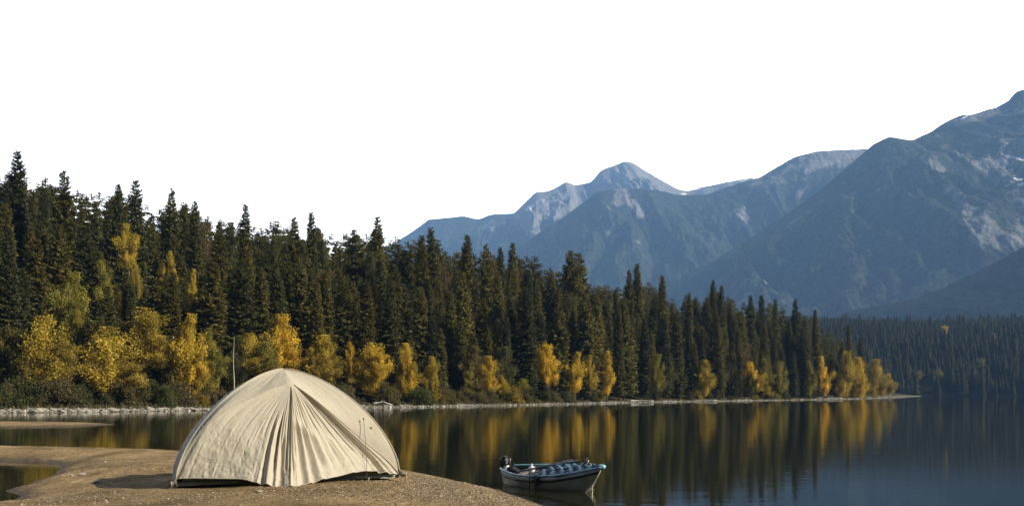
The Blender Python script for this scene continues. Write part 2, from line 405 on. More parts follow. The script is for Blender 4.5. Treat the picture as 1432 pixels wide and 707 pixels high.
# ------------------------------------------------------------------ plant meshes
def kites(base, tip, side, w, z_up=None):            # leaf-shaped quads: base, mid+side, tip, mid-side
    mid = base * .5 + tip * .5
    V = np.stack([base, mid + side * w[:, None], tip, mid - side * w[:, None]], 1)
    n = len(base); Q = (np.arange(n) * 4)[:, None] + np.array([0, 1, 2, 3])
    return V.reshape(-1, 3), Q
def conifer_crown(seed, Hh=16., R=1.5, nw=78, full=1.0, sprays=8, fine=1.0):
    r = np.random.default_rng(seed); B, Tp, Sd, W, var = [], [], [], [], []
    zb = Hh * r.uniform(.02, .08)
    lop = r.uniform(0, 6.28)
    for i in range(nw):
        f = (i + r.uniform(-.4, .4)) / nw; f = min(max(f, 0), .995); f = f ** .93
        z = zb + (Hh - zb) * f
        env = (1 - f) ** .60 * (.62 + .38 * min(1, f * 5))
        env *= 1 + .18 * math.sin(f * 19 + seed) * math.sin(f * 7.3 + seed * 2)
        nb = int(r.integers(6, 10) * full)
        for k in range(nb):
            az = r.uniform(0, 2 * math.pi); ln = R * env * r.uniform(.55, 1.18) * (1 + .15 * math.cos(az - lop)) + .20
            dz = lerp(-.42, .25, f ** 1.5) + r.uniform(-.12, .12)
            dr = np.array([math.cos(az), math.sin(az), 0.]); root = np.array([0, 0, z])
            bv = r.random() * .6
            fs = np.linspace(.2, 1.0, sprays) + r.uniform(-.06, .06, sprays)
            for ff in fs:
                p = root + dr * ln * ff + np.array([0, 0, dz * ln * ff + .18 * ln * ff * ff])
                tl = (.25 * (1.15 - ff * .5) * max(ln, .25) + .15) * fine * r.uniform(.7, 1.2)
                tl = min(tl, .55 * fine) * min(1, .62 + (1 - f) * 2.5)
                for sg in (-1, 1):
                    a2 = az + sg * r.uniform(.25, 1.0)
                    td = np.array([math.cos(a2), math.sin(a2), r.uniform(-.55, .05)]); td /= np.linalg.norm(td)
                    sdv = np.cross(td, (0, 0, 1)); sdv /= np.linalg.norm(sdv) + 1e-9
                    sdv = sdv * r.uniform(.5, 1) + np.array([0, 0, r.uniform(-.8, .8)])
                    B.append(p); Tp.append(p + td * tl); Sd.append(sdv); W.append(tl * r.uniform(.22, .36)); var.append(bv + r.random() * .4)
    for k in range(10):                                   # the leading shoot
        a = r.uniform(0, 6.28); p = np.array([0, 0, Hh * r.uniform(.93, .975)])
        B.append(p); Tp.append(p + np.array([math.cos(a) * .05, math.sin(a) * .05, r.uniform(.3, .6)])); Sd.append(np.array([math.cos(a + 1.57), math.sin(a + 1.57), 0])); W.append(.09); var.append(r.random())
    V, Q = kites(np.array(B), np.array(Tp), np.array(Sd), np.array(W))
    return V, Q, np.repeat(var, 4)
def trunk_mesh(name, Hh, r0, mat, limbs=0, seed=0, lean=.0):
    mb = MB(); rr = random.Random(seed)
    zs = np.linspace(0, 1, 9); path = [(lean * Hh * math.sin(t * 2) + r0 * .4 * math.sin(t * 9 + seed), r0 * .4 * math.cos(t * 7 + seed), t * Hh) for t in zs]
    mb.tube(path, [r0 * (1 - .88 * t) for t in zs], 7)
    for k in range(limbs):
        t = rr.uniform(.35, .9); a = rr.uniform(0, 6.28); l = Hh * .25 * (1.15 - t)
        p = np.array(path[int(t * 8)]); q = p + np.array([math.cos(a) * l, math.sin(a) * l, l * .9])
        mb.tube([p, (p + q) / 2 + np.array([0, 0, -.05 * l]), q], [r0 * .4, r0 * .28, r0 * .08], 5)
    V = np.concatenate(mb.V)
    return mesh_np(name, V, np.concatenate(mb.Q), np.concatenate(mb.T), mat, True)
SPRUCE = []
for i in range(7):
    R = [1.55, 1.8, 2.1, 1.65, 1.95, 2.35, 1.45][i]
    V, Q, v = conifer_crown(100 + i, 16., R, [122, 116, 110, 122, 118, 106, 126][i])
    SPRUCE.append(mesh_np('spruce_crown', V, Q, mat=M_NEEDLE, attrs={'leaf_var': v}))
SPRUCE_TRUNK = trunk_mesh('spruce_trunk', 15.6, .17, M_BARK, 0, 3)

def leaf_cloud(seed, nclump, per, leaf, shape='round', hang=0.):      # unit crown: radius 1, height 1 (z from 0 to 1)
    r = np.random.default_rng(seed); P = []; var = []
    for c in range(nclump):
        while True:
            q = r.uniform(-1, 1, 3)
            if np.linalg.norm(q) < 1 and np.linalg.norm(q) > .25: break
        if shape == 'tall': q[:2] *= (1 - .45 * max(0, q[2]))
        if shape == 'bush': q[2] = abs(q[2]) * 1.0 - .1
        cs = r.uniform(.16, .34)
        n = int(per * cs / .25 * r.uniform(.6, 1.3))
        pp = q + r.normal(0, 1, (n, 3)) * cs * np.array([.55, .55, .5])
        P.append(pp); var.append(np.clip(r.uniform(.1, .7) + r.uniform(0, .35, n), 0, 1))
    P = np.concatenate(P); var = np.concatenate(var); n = len(P)
    P = P * np.array([.86, .86, .43 if shape != 'bush' else .8]) + np.array([0, 0, .5 if shape != 'bush' else .12])
    if shape == 'bush': P[:, 2] = np.clip(P[:, 2], 0.0, None)
    d1 = r.normal(0, 1, (n, 3)); d1[:, 2] -= hang; d1 /= np.linalg.norm(d1, axis=1)[:, None]
    d2 = np.cross(d1, r.normal(0, 1, (n, 3))); d2 /= np.linalg.norm(d2, axis=1)[:, None] + 1e-9
    l = leaf * r.uniform(.6, 1.35, n)
    zs = np.array([1, 1, .5]) if shape != 'bush' else np.array([1, 1, 1])
    V, Q = kites(P - d1 * zs * l[:, None] * .5, P + d1 * zs * l[:, None] * .5, d2 * zs, l * .34)
    return V, Q, np.repeat(var, 4)
def limb_crown(seed, nl, per, leaf, col=False):          # unit crown: radius 1, height 1; leaf clumps strung along rising limbs
    r = np.random.default_rng(seed); P = []; var = []
    ph = r.uniform(0, 6.28, 4)
    for i in range(nl):
        h = (i + r.uniform(-.5, .5)) / nl; h = min(max(h, .0), .97)
        prof = (math.sin(math.pi * min(1, (h * .86 + .12))) ** .75) * (1 + .30 * math.sin(h * 11 + ph[0]) * math.sin(h * 5 + ph[1]))
        if col: prof = (.45 + .55 * math.sin(math.pi * (h * .8 + .1))) * (1 - h ** 3) * (1 + .35 * math.sin(h * 13 + ph[0])) + .12
        az = i * 2.4 + r.uniform(-.7, .7); ln = prof * r.uniform(.45, 1.25)
        if r.random() < .20: continue
        bv = r.uniform(.0, .6); sz = r.uniform(.10, .19)
        for f in np.linspace(.15, 1, 5):
            n = int(per * r.uniform(.4, 1.4) * (.5 + .6 * f))
            c = np.array([math.cos(az) * ln * f, math.sin(az) * ln * f, h + .10 * f * f + r.uniform(-.03, .03)])
            P.append(c + r.normal(0, 1, (n, 3)) * sz * np.array([.95, .95, .36])); var.append(np.clip(bv + r.uniform(0, .4, n), 0, 1))
    P = np.concatenate(P); var = np.concatenate(var); n = len(P); P[:, 2] = np.clip(P[:, 2], -.06, 1.1)
    d1 = r.normal(0, 1, (n, 3)); d1 /= np.linalg.norm(d1, axis=1)[:, None]
    d2 = np.cross(d1, r.normal(0, 1, (n, 3))); d2 /= np.linalg.norm(d2, axis=1)[:, None] + 1e-9
    l = leaf * r.uniform(.55, 1.4, n); zs = np.array([1, 1, .42])
    V, Q = kites(P - d1 * zs * l[:, None] * .5, P + d1 * zs * l[:, None] * .5, d2 * zs, l * .36)
    return V, Q, np.repeat(var, 4)
ASPEN = []
for i in range(8):
    V, Q, v = limb_crown(300 + i, [30, 34, 28, 36, 34, 32, 38, 30][i], [95, 78, 100, 74, 82, 98, 74, 92][i], .078, i % 2 == 1)
    ASPEN.append(mesh_np('aspen_crown', V, Q, mat=M_LEAF, attrs={'leaf_var': v}))
ASPEN_TRUNK = [trunk_mesh('aspen_trunk', 1.0, .011, M_ASPBARK, 0, s, .015) for s in (1, 2, 3)]
BROAD_TRUNK = trunk_mesh('broadleaf_trunk', 1.0, .009, simple('dark_bark', (.05, .042, .03), .9, .4, 3), 0, 4, .012)
BUSH = []
for i in range(4):
    V, Q, v = leaf_cloud(500 + i, 30, 190, .072, 'bush')
    # upright twigs poking through
    r = np.random.default_rng(i); n = 60; a = r.uniform(0, 6.28, n); b0 = np.stack([.3 * np.cos(a), .3 * np.sin(a), np.zeros(n)], 1)
    t0 = np.stack([np.cos(a) * r.uniform(.2, 1, n), np.sin(a) * r.uniform(.2, 1, n), r.uniform(.5, 1.15, n)], 1)
    V2, Q2 = kites(b0, t0, np.stack([-np.sin(a), np.cos(a), 0 * a], 1), np.full(n, .012))
    Q = np.concatenate([Q, Q2 + len(V)]); V = np.concatenate([V, V2]); v = np.concatenate([v, np.full(len(V2), .2)])
    BUSH.append(mesh_np('shrub', V, Q, mat=M_LEAF, attrs={'leaf_var': v}))

SKY_PX = [(-140, 215), (-60, 220), (0, 228), (45, 240), (75, 250), (105, 262), (150, 268), (175, 262), (215, 285), (240, 280), (270, 285), (300, 303), (343, 308), (380, 308), (412, 312), (460, 314), (500, 322), (545, 322), (575, 335), (620, 335), (650, 345), (690, 348), (735, 350), (760, 366), (803, 368), (830, 384), (858, 402), (890, 392), (925, 396), (960, 414), (1000, 408), (1050, 424), (1085, 424), (1112, 430), (1130, 440), (1160, 462), (1190, 466), (1205, 480), (1220, 505), (1262, 540)]
def sky_y(x): return np.interp(x, [p[0] for p in SKY_PX], [p[1] for p in SKY_PX])
def zone(x):
    return 'far left of the tent' if x < 130 else 'above the tent\'s left side' if x < 330 else 'right above the tent' if x < 560 else 'between the tent and the boat' if x < 690 else 'beyond the boat' if x < 860 else 'right of the boat' if x < 1030 else 'near the tip of the point'
def zone_group(x): return zone(x)
def spruce(px, t, ytop, label, group=None, wide=1.0, col=None, var=None):
    d = float(shore_dist(px)) + t
    X = (px - CX) / F * d; z = float(pen_z([X], [d])[0][0])
    top = H + (HY - ytop) / F * d; h = max(4., min(31., top - z))
    o = thing('spruce_tree', label, 'spruce tree', (X, d, z - .1), random.uniform(0, 6.28), group)
    v = random.randrange(7) if var is None else var
    s = h / 16.; w = s ** .7 * random.uniform(.72, 1.02) * wide
    c = link('crown', SPRUCE[v], o); c.scale = (w, w, s)
    g = random.uniform(.8, 1.25)
    c.color = (*(col or random.choice([(.134 * g, .120 * g, .030 * g), (.106 * g, .102 * g, .032 * g), (.165 * g, .140 * g, .034 * g), (.145 * g, .126 * g, .030 * g), (.082 * g, .084 * g, .031 * g)])), 1)
    tr = link('trunk', SPRUCE_TRUNK, o); tr.scale = (s, s, s)
    return o
ASPENS = [ # px, top, bottom, width, brightness/hue, t, label
 (68, 450, 550, 76, 'y', 5, 'large golden birch spreading over the rocks at far left'), (100, 386, 472, 48, 'g', 11, 'pale greenish yellow birch rising behind the large golden one'),
 (152, 464, 552, 80, 'y', 4.5, 'yellow birch with a low drooping crown left of the tent'), (204, 438, 515, 66, 'y', 8, 'yellow olive birch leaning over a drooping one left of the tent'),
 (178, 318, 346, 28, 'y', 24, 'small patch of yellow leaves highest in the dark left slope'), (148, 370, 405, 34, 'g', 18, 'small yellow-green crown half hidden between dark left spruces'),
 (188, 373, 398, 18, 'o', 20, 'tiny orange-yellow crown beside a half hidden yellow-green one'), (237, 356, 384, 18, 'y', 21, 'small golden crown high among spruces over the tent\'s left corner'),
 (268, 383, 422, 17, 'y', 17, 'narrow golden crown midway up the slope over the tent\'s left shoulder'), (265, 448, 548, 42, 'Y', 5, 'bright yellow columnar aspen just left of the tent'),
 (297, 466, 545, 34, 'g', 6, 'dull green-gold birch between the bright aspen and the bare pale trunk'), (350, 470, 520, 50, 'y', 7, 'golden birch peeking over the tent\'s left shoulder'),
 (395, 446, 520, 50, 'O', 8, 'brightest orange-gold aspen right behind the tent peak'), (372, 482, 535, 46, 'g', 5.5, 'mottled olive-gold birch low behind the tent peak'),
 (455, 474, 540, 46, 'y', 5, 'yellow aspen behind the tent\'s right shoulder'), (490, 481, 522, 15, 'O', 7, 'thin orange-yellow aspen between two fuller yellow ones'),
 (520, 484, 548, 48, 'Y', 5, 'full bright yellow aspen above the bleached log'), (570, 485, 549, 28, 'Y', 5, 'slim yellow aspen with drooping side branches right of the log'),
 (602, 502, 549, 26, 'y', 5, 'small yellow aspen midway between log and boat'), (658, 520, 549, 22, 'g', 5, 'low dull yellow sapling left of a bright upright aspen'),
 (682, 501, 545, 28, 'Y', 5.5, 'bright upright aspen over the water left of the boat\'s motor'), (702, 526, 549, 22, 'y', 5, 'short yellow sapling under a bright upright aspen'),
 (730, 530, 550, 26, 'g', 5, 'dull yellow-green sapling above the boat\'s stern'), (767, 481, 536, 33, 'O', 6, 'tall rich gold aspen standing above the middle of the boat'),
 (804, 496, 545, 27, 'Y', 6, 'yellow aspen of loose branches right of the tall rich gold one'), (826, 500, 542, 14, 'y', 6.5, 'thin yellow aspen squeezed between a loose one and an orange column'),
 (849, 495, 548, 20, 'O', 5.5, 'orange-gold column shaped aspen above the boat\'s bow'), (918, 499, 548, 22, 'g', 6, 'yellow-green aspen with a gold lower side right of the boat'),
 (985, 507, 550, 27, 'y', 6, 'lone golden aspen under the tallest right-hand spruce'), (1052, 506, 545, 27, 'Y', 7, 'bright golden aspen before dark spruces halfway to the point'),
 (1071, 504, 538, 20, 'g', 9, 'green-yellow crown touching the back of a bright golden aspen'), (1090, 509, 550, 24, 'g', 6, 'olive-yellow aspen with a gold crest halfway to the point'),
 (1074, 540, 552, 16, 'o', 4, 'knee-high orange-yellow bush on the shore halfway to the point'), (1133, 508, 549, 17, 'g', 7, 'greenish aspen left of the flame shaped one near the point'),
 (1152, 498, 549, 22, 'O', 6, 'flame shaped orange-yellow aspen near the point'), (1180, 496, 552, 28, 'y', 6, 'tallest yellow aspen of the clump on the point'),
 (1201, 504, 553, 27, 'Y', 6, 'golden aspen in the middle of the clump on the point'), (1225, 506, 551, 32, 'o', 7, 'orange-tinted aspen at the outer side of the clump on the point'),
 (1243, 522, 551, 16, 'o', 6, 'small outermost orange-gold aspen at the tip of the point')]
# trees that stand out against the sky or the mountains
SPIKES = [(25, 209, 'very tall dark spruce topping the skyline near the left frame edge'), (90, 237, 'tall dark spruce with a blunt top standing above its left neighbours'),
 (165, 256, 'slim spruce tip poking up just left of the skyline dip above the tent'), (190, 250, 'pointed spruce rising between two lower crowns on the left skyline'),
 (240, 262, 'thin isolated spruce spire on the left skyline over the tallest yellow birches'), (272, 280, 'round topped dark spruce on the skyline above the bright yellow aspen beside the tent'),
 (343, 284, 'needle thin spruce spire straight above the bare pale trunk'), (412, 302, 'narrow spruce tip above the tent peak on the skyline'),
 (435, 296, 'stout pointed spruce standing proud of the skyline just right of the tent peak'), (528, 301, 'lone slender spruce spire before the white sky left of the mountains'),
 (603, 317, 'first spruce tip seen against the foot of the leftmost blue ridge'), (590, 328, 'shorter spruce tip beside the first one against the leftmost ridge'),
 (653, 327, 'thin spruce spire seen against the low left mountain shoulder'), (680, 340, 'broken-topped spruce before the middle of the leftmost ridge'),
 (700, 345, 'left one of a pair of spruce tips under the mountain snow patch'), (717, 338, 'right one of a pair of spruce tips under the mountain snow patch'),
 (880, 376, 'left twin of two close spruce tips before the dark mountain slope'), (891, 368, 'taller right twin of two close spruce tips before the dark mountain slope'),
 (926, 384, 'spruce tip where the two blue mountain slopes meet'), (964, 408, 'small spruce tip before the foot of the big mountain'), (997, 391, 'tallest spruce of the right-hand stand before the big mountain'),
 (1009, 398, 'spruce leaning close to the tallest one of the right-hand stand'), (1050, 412, 'slim spruce tip between the tallest right-hand one and the point'),
 (1065, 412, 'needle thin spruce rising beside a slim tip toward the point'), (1084, 417, 'full spruce among the last high tips before the point'), (1112, 417, 'last high spruce before the tree line drops to the point'),
 (1140, 432, 'dark spruce standing alone on the step down to the point'), (1187, 452, 'broad spruce over the yellow aspens at the point'), (1204, 470, 'outermost small spruce behind the yellow aspens at the point')]
n_spruce = 0
for i, (x, y, lab) in enumerate(SPIKES):
    spruce(x, random.uniform(24, 40) if x < 1130 else random.uniform(10, 18), y, lab, var=[0, 3, 6][i % 3], wide=.9); n_spruce += 1
spruce(797, 30, 349, 'heavy dark spruce with a blunt crooked head before the mountains', var=5, wide=1.15)
spruce(809, 31, 352, 'bushy spruce crowding the right side of a crooked blunt one', var=2, wide=1.2)
n_spruce += 2
ROWS = [(6.5, 33), (11, 31), (17, 31), (24, 32), (32, 34), (42, 36), (54, 40)]
ROWNAME = ['in the front row', 'in the front row', 'in the middle of the forest', 'in the middle of the forest', 'in the middle of the forest', 'at the top of the forest', 'at the top of the forest']
for k, (t, sp_) in enumerate(ROWS):
    x = -62 + random.uniform(0, sp_)
    while x < 1228:
        xx = x + random.uniform(-9, 9); tt = t + random.uniform(-2.5, 2.5)
        d = float(shore_dist(xx)) + tt; sd = pen_z([(xx - CX) / F * d], [d])[1][0]
        base = HY + 4; sk = float(sky_y(xx))
        fr = (1 - k / 6.) ** .8
        yt = sk + fr * random.uniform(.12, .58) * (base - sk) + random.uniform(0, 22) * (base - sk) / 250
        if xx > 1130: yt += random.uniform(0, 10)
        for (ax, ay, ab, aw, ah, at_, al) in ASPENS:              # leave the yellow crowns in the open
            if abs(xx - ax) < aw * .5 + 9 and tt < at_ + 2.5 and yt < ab - 6:
                if at_ <= 9: tt = at_ + random.uniform(3, 6)
                else: yt = max(yt, ab - random.uniform(2, 14))
        d = float(shore_dist(xx)) + tt; sd = pen_z([(xx - CX) / F * d], [d])[1][0]
        if sd > 3.2 and n_spruce < 298 and base - yt > 18:
            spruce(xx, tt, yt, 'dark spruce ' + ROWNAME[k] + ' ' + zone(xx), 'spruces ' + ROWNAME[k] + ' ' + zone(xx)); n_spruce += 1
        x += sp_ * (1.0 if x < 900 else .8) * random.uniform(.8, 1.2) * 1.02
print('spruces', n_spruce)

# the rest of the wood behind and between them, too many to count
def forest_mass(name, P, hs, seed, simple_mesh, mat, colvar=True):
    Vb, Qb, vb = simple_mesh; r = np.random.default_rng(seed); n = len(P); m_ = len(Vb)
    a = r.uniform(0, 6.28, n); c, s_ = np.cos(a)[:, None], np.sin(a)[:, None]
    sz = (hs / 16.)[:, None]; w = (hs / 16.)[:, None] * r.uniform(.85, 1.3, n)[:, None]
    x = (Vb[None, :, 0] * c - Vb[None, :, 1] * s_) * w + P[:, 0:1]; y = (Vb[None, :, 0] * s_ + Vb[None, :, 1] * c) * w + P[:, 1:2]
    z = Vb[None, :, 2] * sz + P[:, 2:3]
    V = np.stack([x, y, z], -1).reshape(-1, 3); Q = (Qb[None] + (np.arange(n) * m_)[:, None, None]).reshape(-1, 4)
    v = (vb[None] * .5 + r.uniform(0, .5, n)[:, None]).ravel()
    return mesh_np(name, V, Q, mat=mat, attrs={'leaf_var': v})
LOW = conifer_crown(71, 16., 1.75, 48, .75, 4, 1.55)
NF = 960
px = RNG.uniform(-75, 1195, NF); tt = RNG.uniform(14, 86, NF); px[780:] = RNG.uniform(-460, -60, 180); tt[780:] = RNG.uniform(6, 70, 180); dd = shore_dist(px) + tt
P = np.stack([(px - CX) / F * dd, dd], 1); z, sd = pen_z(P[:, 0], P[:, 1])
fr_ = 1 - (tt - 14) / 72; yt = sky_y(px) + (RNG.uniform(3, 40, NF) + 110 * fr_ ** 1.3) * (HY - sky_y(px)) / 290; tt[620:780] = RNG.uniform(58, 88, 160); dd = shore_dist(px) + tt; P = np.stack([(px - CX) / F * dd, dd], 1); z, sd = pen_z(P[:, 0], P[:, 1]); yt[620:780] = sky_y(px[620:780]) + RNG.uniform(-2, 13, 160); hh = np.clip(H + (HY - yt) / F * dd - z, 3, 26)
k = (sd > 8) & (H + (HY - yt) / F * dd - z > 4)
for (ax, ay, ab, aw, ah, at_, al) in ASPENS: k &= ~((np.abs(px - ax) < aw * .5 + 8) & (tt < at_ + 2) & (yt < ab - 6))
o = link('forest', forest_mass('forest', np.column_stack([P, z])[k], hh[k], 4, LOW, M_NEEDLE)); o.color = (.122, .110, .030, 1)
struct(o, 'dense spruce wood filling the slope behind the front trees', 'forest', 'stuff')

# ------------------------------------------------------------------ broadleaf trees
HUE = {'y': (.50, .365, .05), 'Y': (.66, .455, .05), 'g': (.31, .265, .05), 'O': (.68, .455, .045), 'o': (.45, .335, .055)}
def aspen(px, yt, yb, w, hue, t, label, i, name='aspen_tree', cat='aspen tree', group=None):
    d = float(shore_dist(px)) + t; X = (px - CX) / F * d; z = float(pen_z([X], [d])[0][0])
    zt = H + (HY - yt) / F * d; zb = max(z + .2, H + (HY - yb) / F * d)
    o = thing(name, label, cat, (X, d, z - .05), random.uniform(0, 6.28), group)
    tall = (zt - zb) > 1.4 * w / F * d
    v = random.choice([1, 3, 5, 7]) if tall else random.choice([0, 2, 4, 6])
    c = link('crown', ASPEN[v], o, (0, 0, zb - z)); r = w / F * d / 2 * 1.0; c.scale = (r, r, (zt - zb))
    g_ = random.uniform(.92, 1.08); c.color = (*[q_ * g_ for q_ in HUE[hue]], 1) if isinstance(hue, str) else (*hue, 1)
    for q in range(2 if isinstance(hue, str) else 1):      # side limbs with leaves of their own break the outline
        sc = random.uniform(.42, .68); a = random.uniform(-.6, .6) + (0 if q else math.pi); k = random.uniform(.45, .75)
        l = link('limb', ASPEN[random.randrange(8)], o, (0, 0, 0)); a -= o.rotation_euler.z
        l.location = (math.cos(a) * r * k, math.sin(a) * r * k, (zb - z) + (zt - zb) * random.uniform(-.05, .42)); l.scale = (r * sc * 1.1, r * sc * 1.1, (zt - zb) * sc * .8)
        l.rotation_euler = (random.uniform(-.15, .15), random.uniform(-.15, .15), random.uniform(0, 6.28)); kk = random.uniform(.62, 1.05); l.color = (c.color[0] * kk, c.color[1] * kk, c.color[2], 1)
    c.rotation_euler = (random.uniform(-.09, .09), random.uniform(-.09, .09), 0); c.scale = (r * .86, r * .86, zt - zb)
    tr = link('trunk', random.choice(ASPEN_TRUNK) if isinstance(hue, str) else BROAD_TRUNK, o); hh = (zb - z) + (zt - zb) * .8; tr.scale = (hh, hh, hh)
    return o
for i, a in enumerate(ASPENS): aspen(a[0], a[1], a[2] + (.9 * (a[2] - a[1]) if a[5] >= 15 else 0), *a[3:6], a[6], i)
# olive and brown broadleaf trees mixed into the slope
for i in range(44):
    x = random.choice([random.uniform(-20, 1130), random.uniform(300, 720)])
    t = random.uniform(9, 40); sk = float(sky_y(x)); f = random.uniform(.05, .7) if i % 3 else random.uniform(0.0, .12)
    yt = sk + 6 + f * (HY - 20 - sk)
    if f < .13: t = random.uniform(36, 50)
    hgt = random.uniform(.16, .30) * (HY - sk) + 14
    aspen(x, yt, min(yt + hgt, 552), hgt * random.uniform(.5, .75), random.choice([(.12, .105, .035), (.10, .10, .034), (.15, .115, .045), (.11, .11, .034), (.14, .115, .04)]), t,
          'olive leafy tree ' + ('on the skyline ' if f < .13 else 'among the dark spruces ') + zone(x), i, 'broadleaf_tree', 'tree', 'olive broadleaf trees ' + ('on the skyline ' if f < .13 else 'among the spruces ') + zone(x))

for i in range(20):
    x = random.choice([random.uniform(-30, 340), random.uniform(300, 620), random.uniform(640, 1180)]); yt = random.uniform(.18, .34) * -(HY - float(sky_y(x))) + HY; w = (HY - yt) * random.uniform(.45, .75)
    aspen(x, yt, 551, w, random.choice([(.17, .145, .04), (.13, .12, .038), (.20, .155, .045)]), random.uniform(6.5, 10), 'dull gold-brown small tree at the forest edge ' + zone(x), i, 'broadleaf_tree', 'tree', 'dull small trees at the forest edge ' + zone(x))
# shrubs at the forest's foot
for i in range(190):
    x = random.uniform(-45, 1252); t = random.uniform(3.0, 6.5)
    d = float(shore_dist(x)) + t; X = (x - CX) / F * d; z, sd = pen_z([X], [d])
    if sd[0] < 2.0: continue
    hgt = random.choice([random.uniform(.7, 1.6), random.uniform(1.4, 3.0), random.uniform(1, 2.2)]) * (1 if x < 1180 else .7); w = hgt * random.uniform(.5, .8)
    o = link('shrub', random.choice(BUSH), None, (X, d, z[0] - .05)); o.scale = (w, w, hgt); o.rotation_euler = (0, 0, random.uniform(0, 6.28))
    yel = random.random() < .10
    o.color = (*(random.choice([(.11, .098, .034), (.085, .082, .03), (.14, .115, .042), (.09, .095, .03), (.12, .098, .044)]) if not yel else (.30, .22, .035)), 1)
    kindw = 'yellow leaved' if yel else ('tall olive brown' if hgt > 1.5 else 'low olive brown')
    tag(o, kindw + ' shrub along the forest foot ' + zone(x), 'shrub', kindw + ' shrubs ' + zone(x))
# dry grass on the far shore
n = 15000; px = RNG.uniform(-40, 1265, n); dd = shore_dist(px) + RNG.uniform(1.6, 7, n)
P = np.stack([(px - CX) / F * dd, dd], 1); z, sd = pen_z(P[:, 0], P[:, 1]); k = (sd > 1.4)
P = np.column_stack([P, z])[k]; n = len(P); a = RNG.uniform(0, 6.28, n); hg = RNG.uniform(.12, .45, n)
tip = P + np.stack([np.cos(a) * hg * .4, np.sin(a) * hg * .4, hg], 1)
V, Q = kites(P, tip, np.stack([np.cos(a + 1.5), np.sin(a + 1.5), 0 * a], 1), hg * .16)
o = link('grass', mesh_np('grass', V, Q, mat=M_LEAF, attrs={'leaf_var': np.repeat(RNG.random(n), 4)})); o.color = (.13, .11, .05, 1)
struct(o, 'dry olive grass along the far bank', 'grass', 'stuff')

# bare pale trunk behind the tent
d = float(shore_dist(327)) + 3.2; X = (327 - CX) / F * d; z = float(pen_z([X], [d])[0][0])
o = thing('dead_tree', 'bare pale upright trunk standing before the forest above the tent\'s left shoulder', 'dead tree', (X, d, z - .1))
hh = H + (HY - 468) / F * d - z
me = trunk_mesh('trunk', hh, .09, simple('dead_wood', (.50, .44, .33), .8, .2, 3), 0, 5); link('trunk', me, o)
mb = MB(); mb.tube([(0, 0, hh * .72), (.25, .05, hh * .76), (.4, .05, hh * .74)], [.025, .018, .008], 5)
mb.tube([(0, 0, hh * .55), (-.2, -.02, hh * .585), (-.3, -.05, hh * .58)], [.025, .015, .008], 5)
mb.build('branch_stub', M_PALEBARK, o)

# ------------------------------------------------------------------ rocks and driftwood
ROCKS = []
for i in range(5):
    r = np.random.default_rng(40 + i); n = 12
    u = np.linspace(-np.pi / 2, np.pi / 2, n); v = np.linspace(0, 2 * np.pi, 2 * n, endpoint=False); U, W = np.meshgrid(u, v, indexing='ij')
    f = lambda x: np.sign(x) * np.abs(x) ** .8
    D = np.stack([f(np.cos(U)) * f(np.cos(W)), f(np.cos(U)) * f(np.sin(W)), f(np.sin(U))], -1).reshape(-1, 3)
    rad = 1 + .28 * fbm(D[:, 0] * 1.4 + i * 5, D[:, 1] * 1.4 + D[:, 2] * 1.7, i, 3)
    for q in range(13):                                # chop flat faces
        nn = r.normal(0, 1, 3); nn /= np.linalg.norm(nn); dd_ = D @ nn * rad; lim = r.uniform(.5, .85)
        rad = np.where(dd_ > lim, rad * lim / np.maximum(dd_, 1e-6), rad)
    V = D * rad[:, None]; k = 2 * n
    Q = [(a * k + j, a * k + (j + 1) % k, (a + 1) * k + (j + 1) % k, (a + 1) * k + j) for a in range(n - 1) for j in range(k)]
    ROCKS.append(mesh_np('rock', V, Q, mat=M_ROCK, smooth=False))
for i in range(185):
    x = random.uniform(-45, 305) if i % 12 else random.uniform(300, 470)
    t = random.uniform(-.35, 1.6); d = float(shore_dist(x)) + t; X = (x - CX) / F * d
    z, sd = pen_z([X], [d], False)
    s = random.choice([random.uniform(.14, .28), random.uniform(.22, .5), random.uniform(.35, .75)]) * (1 if i % 12 else .5) * (1 if i % 3 == 0 else .62)
    o = link('rock', random.choice(ROCKS), None, (X, d, max(z[0], -.03) + s * .10)); o.scale = (s, s * random.uniform(.6, 1), s * random.uniform(.3, .5)); o.rotation_euler = (random.uniform(-.15, .15), random.uniform(-.15, .15), random.uniform(0, 6.28))
    big = s > .45
    tag(o, ('big flat pale grey rock ' if big else 'small pale grey rock ') + 'along the left waterline' + (' under the birches' if x < 240 else ' behind the tent'), 'rock', ('big rocks' if big else 'small rocks') + (' under the birches' if x < 240 else ' behind the tent'))
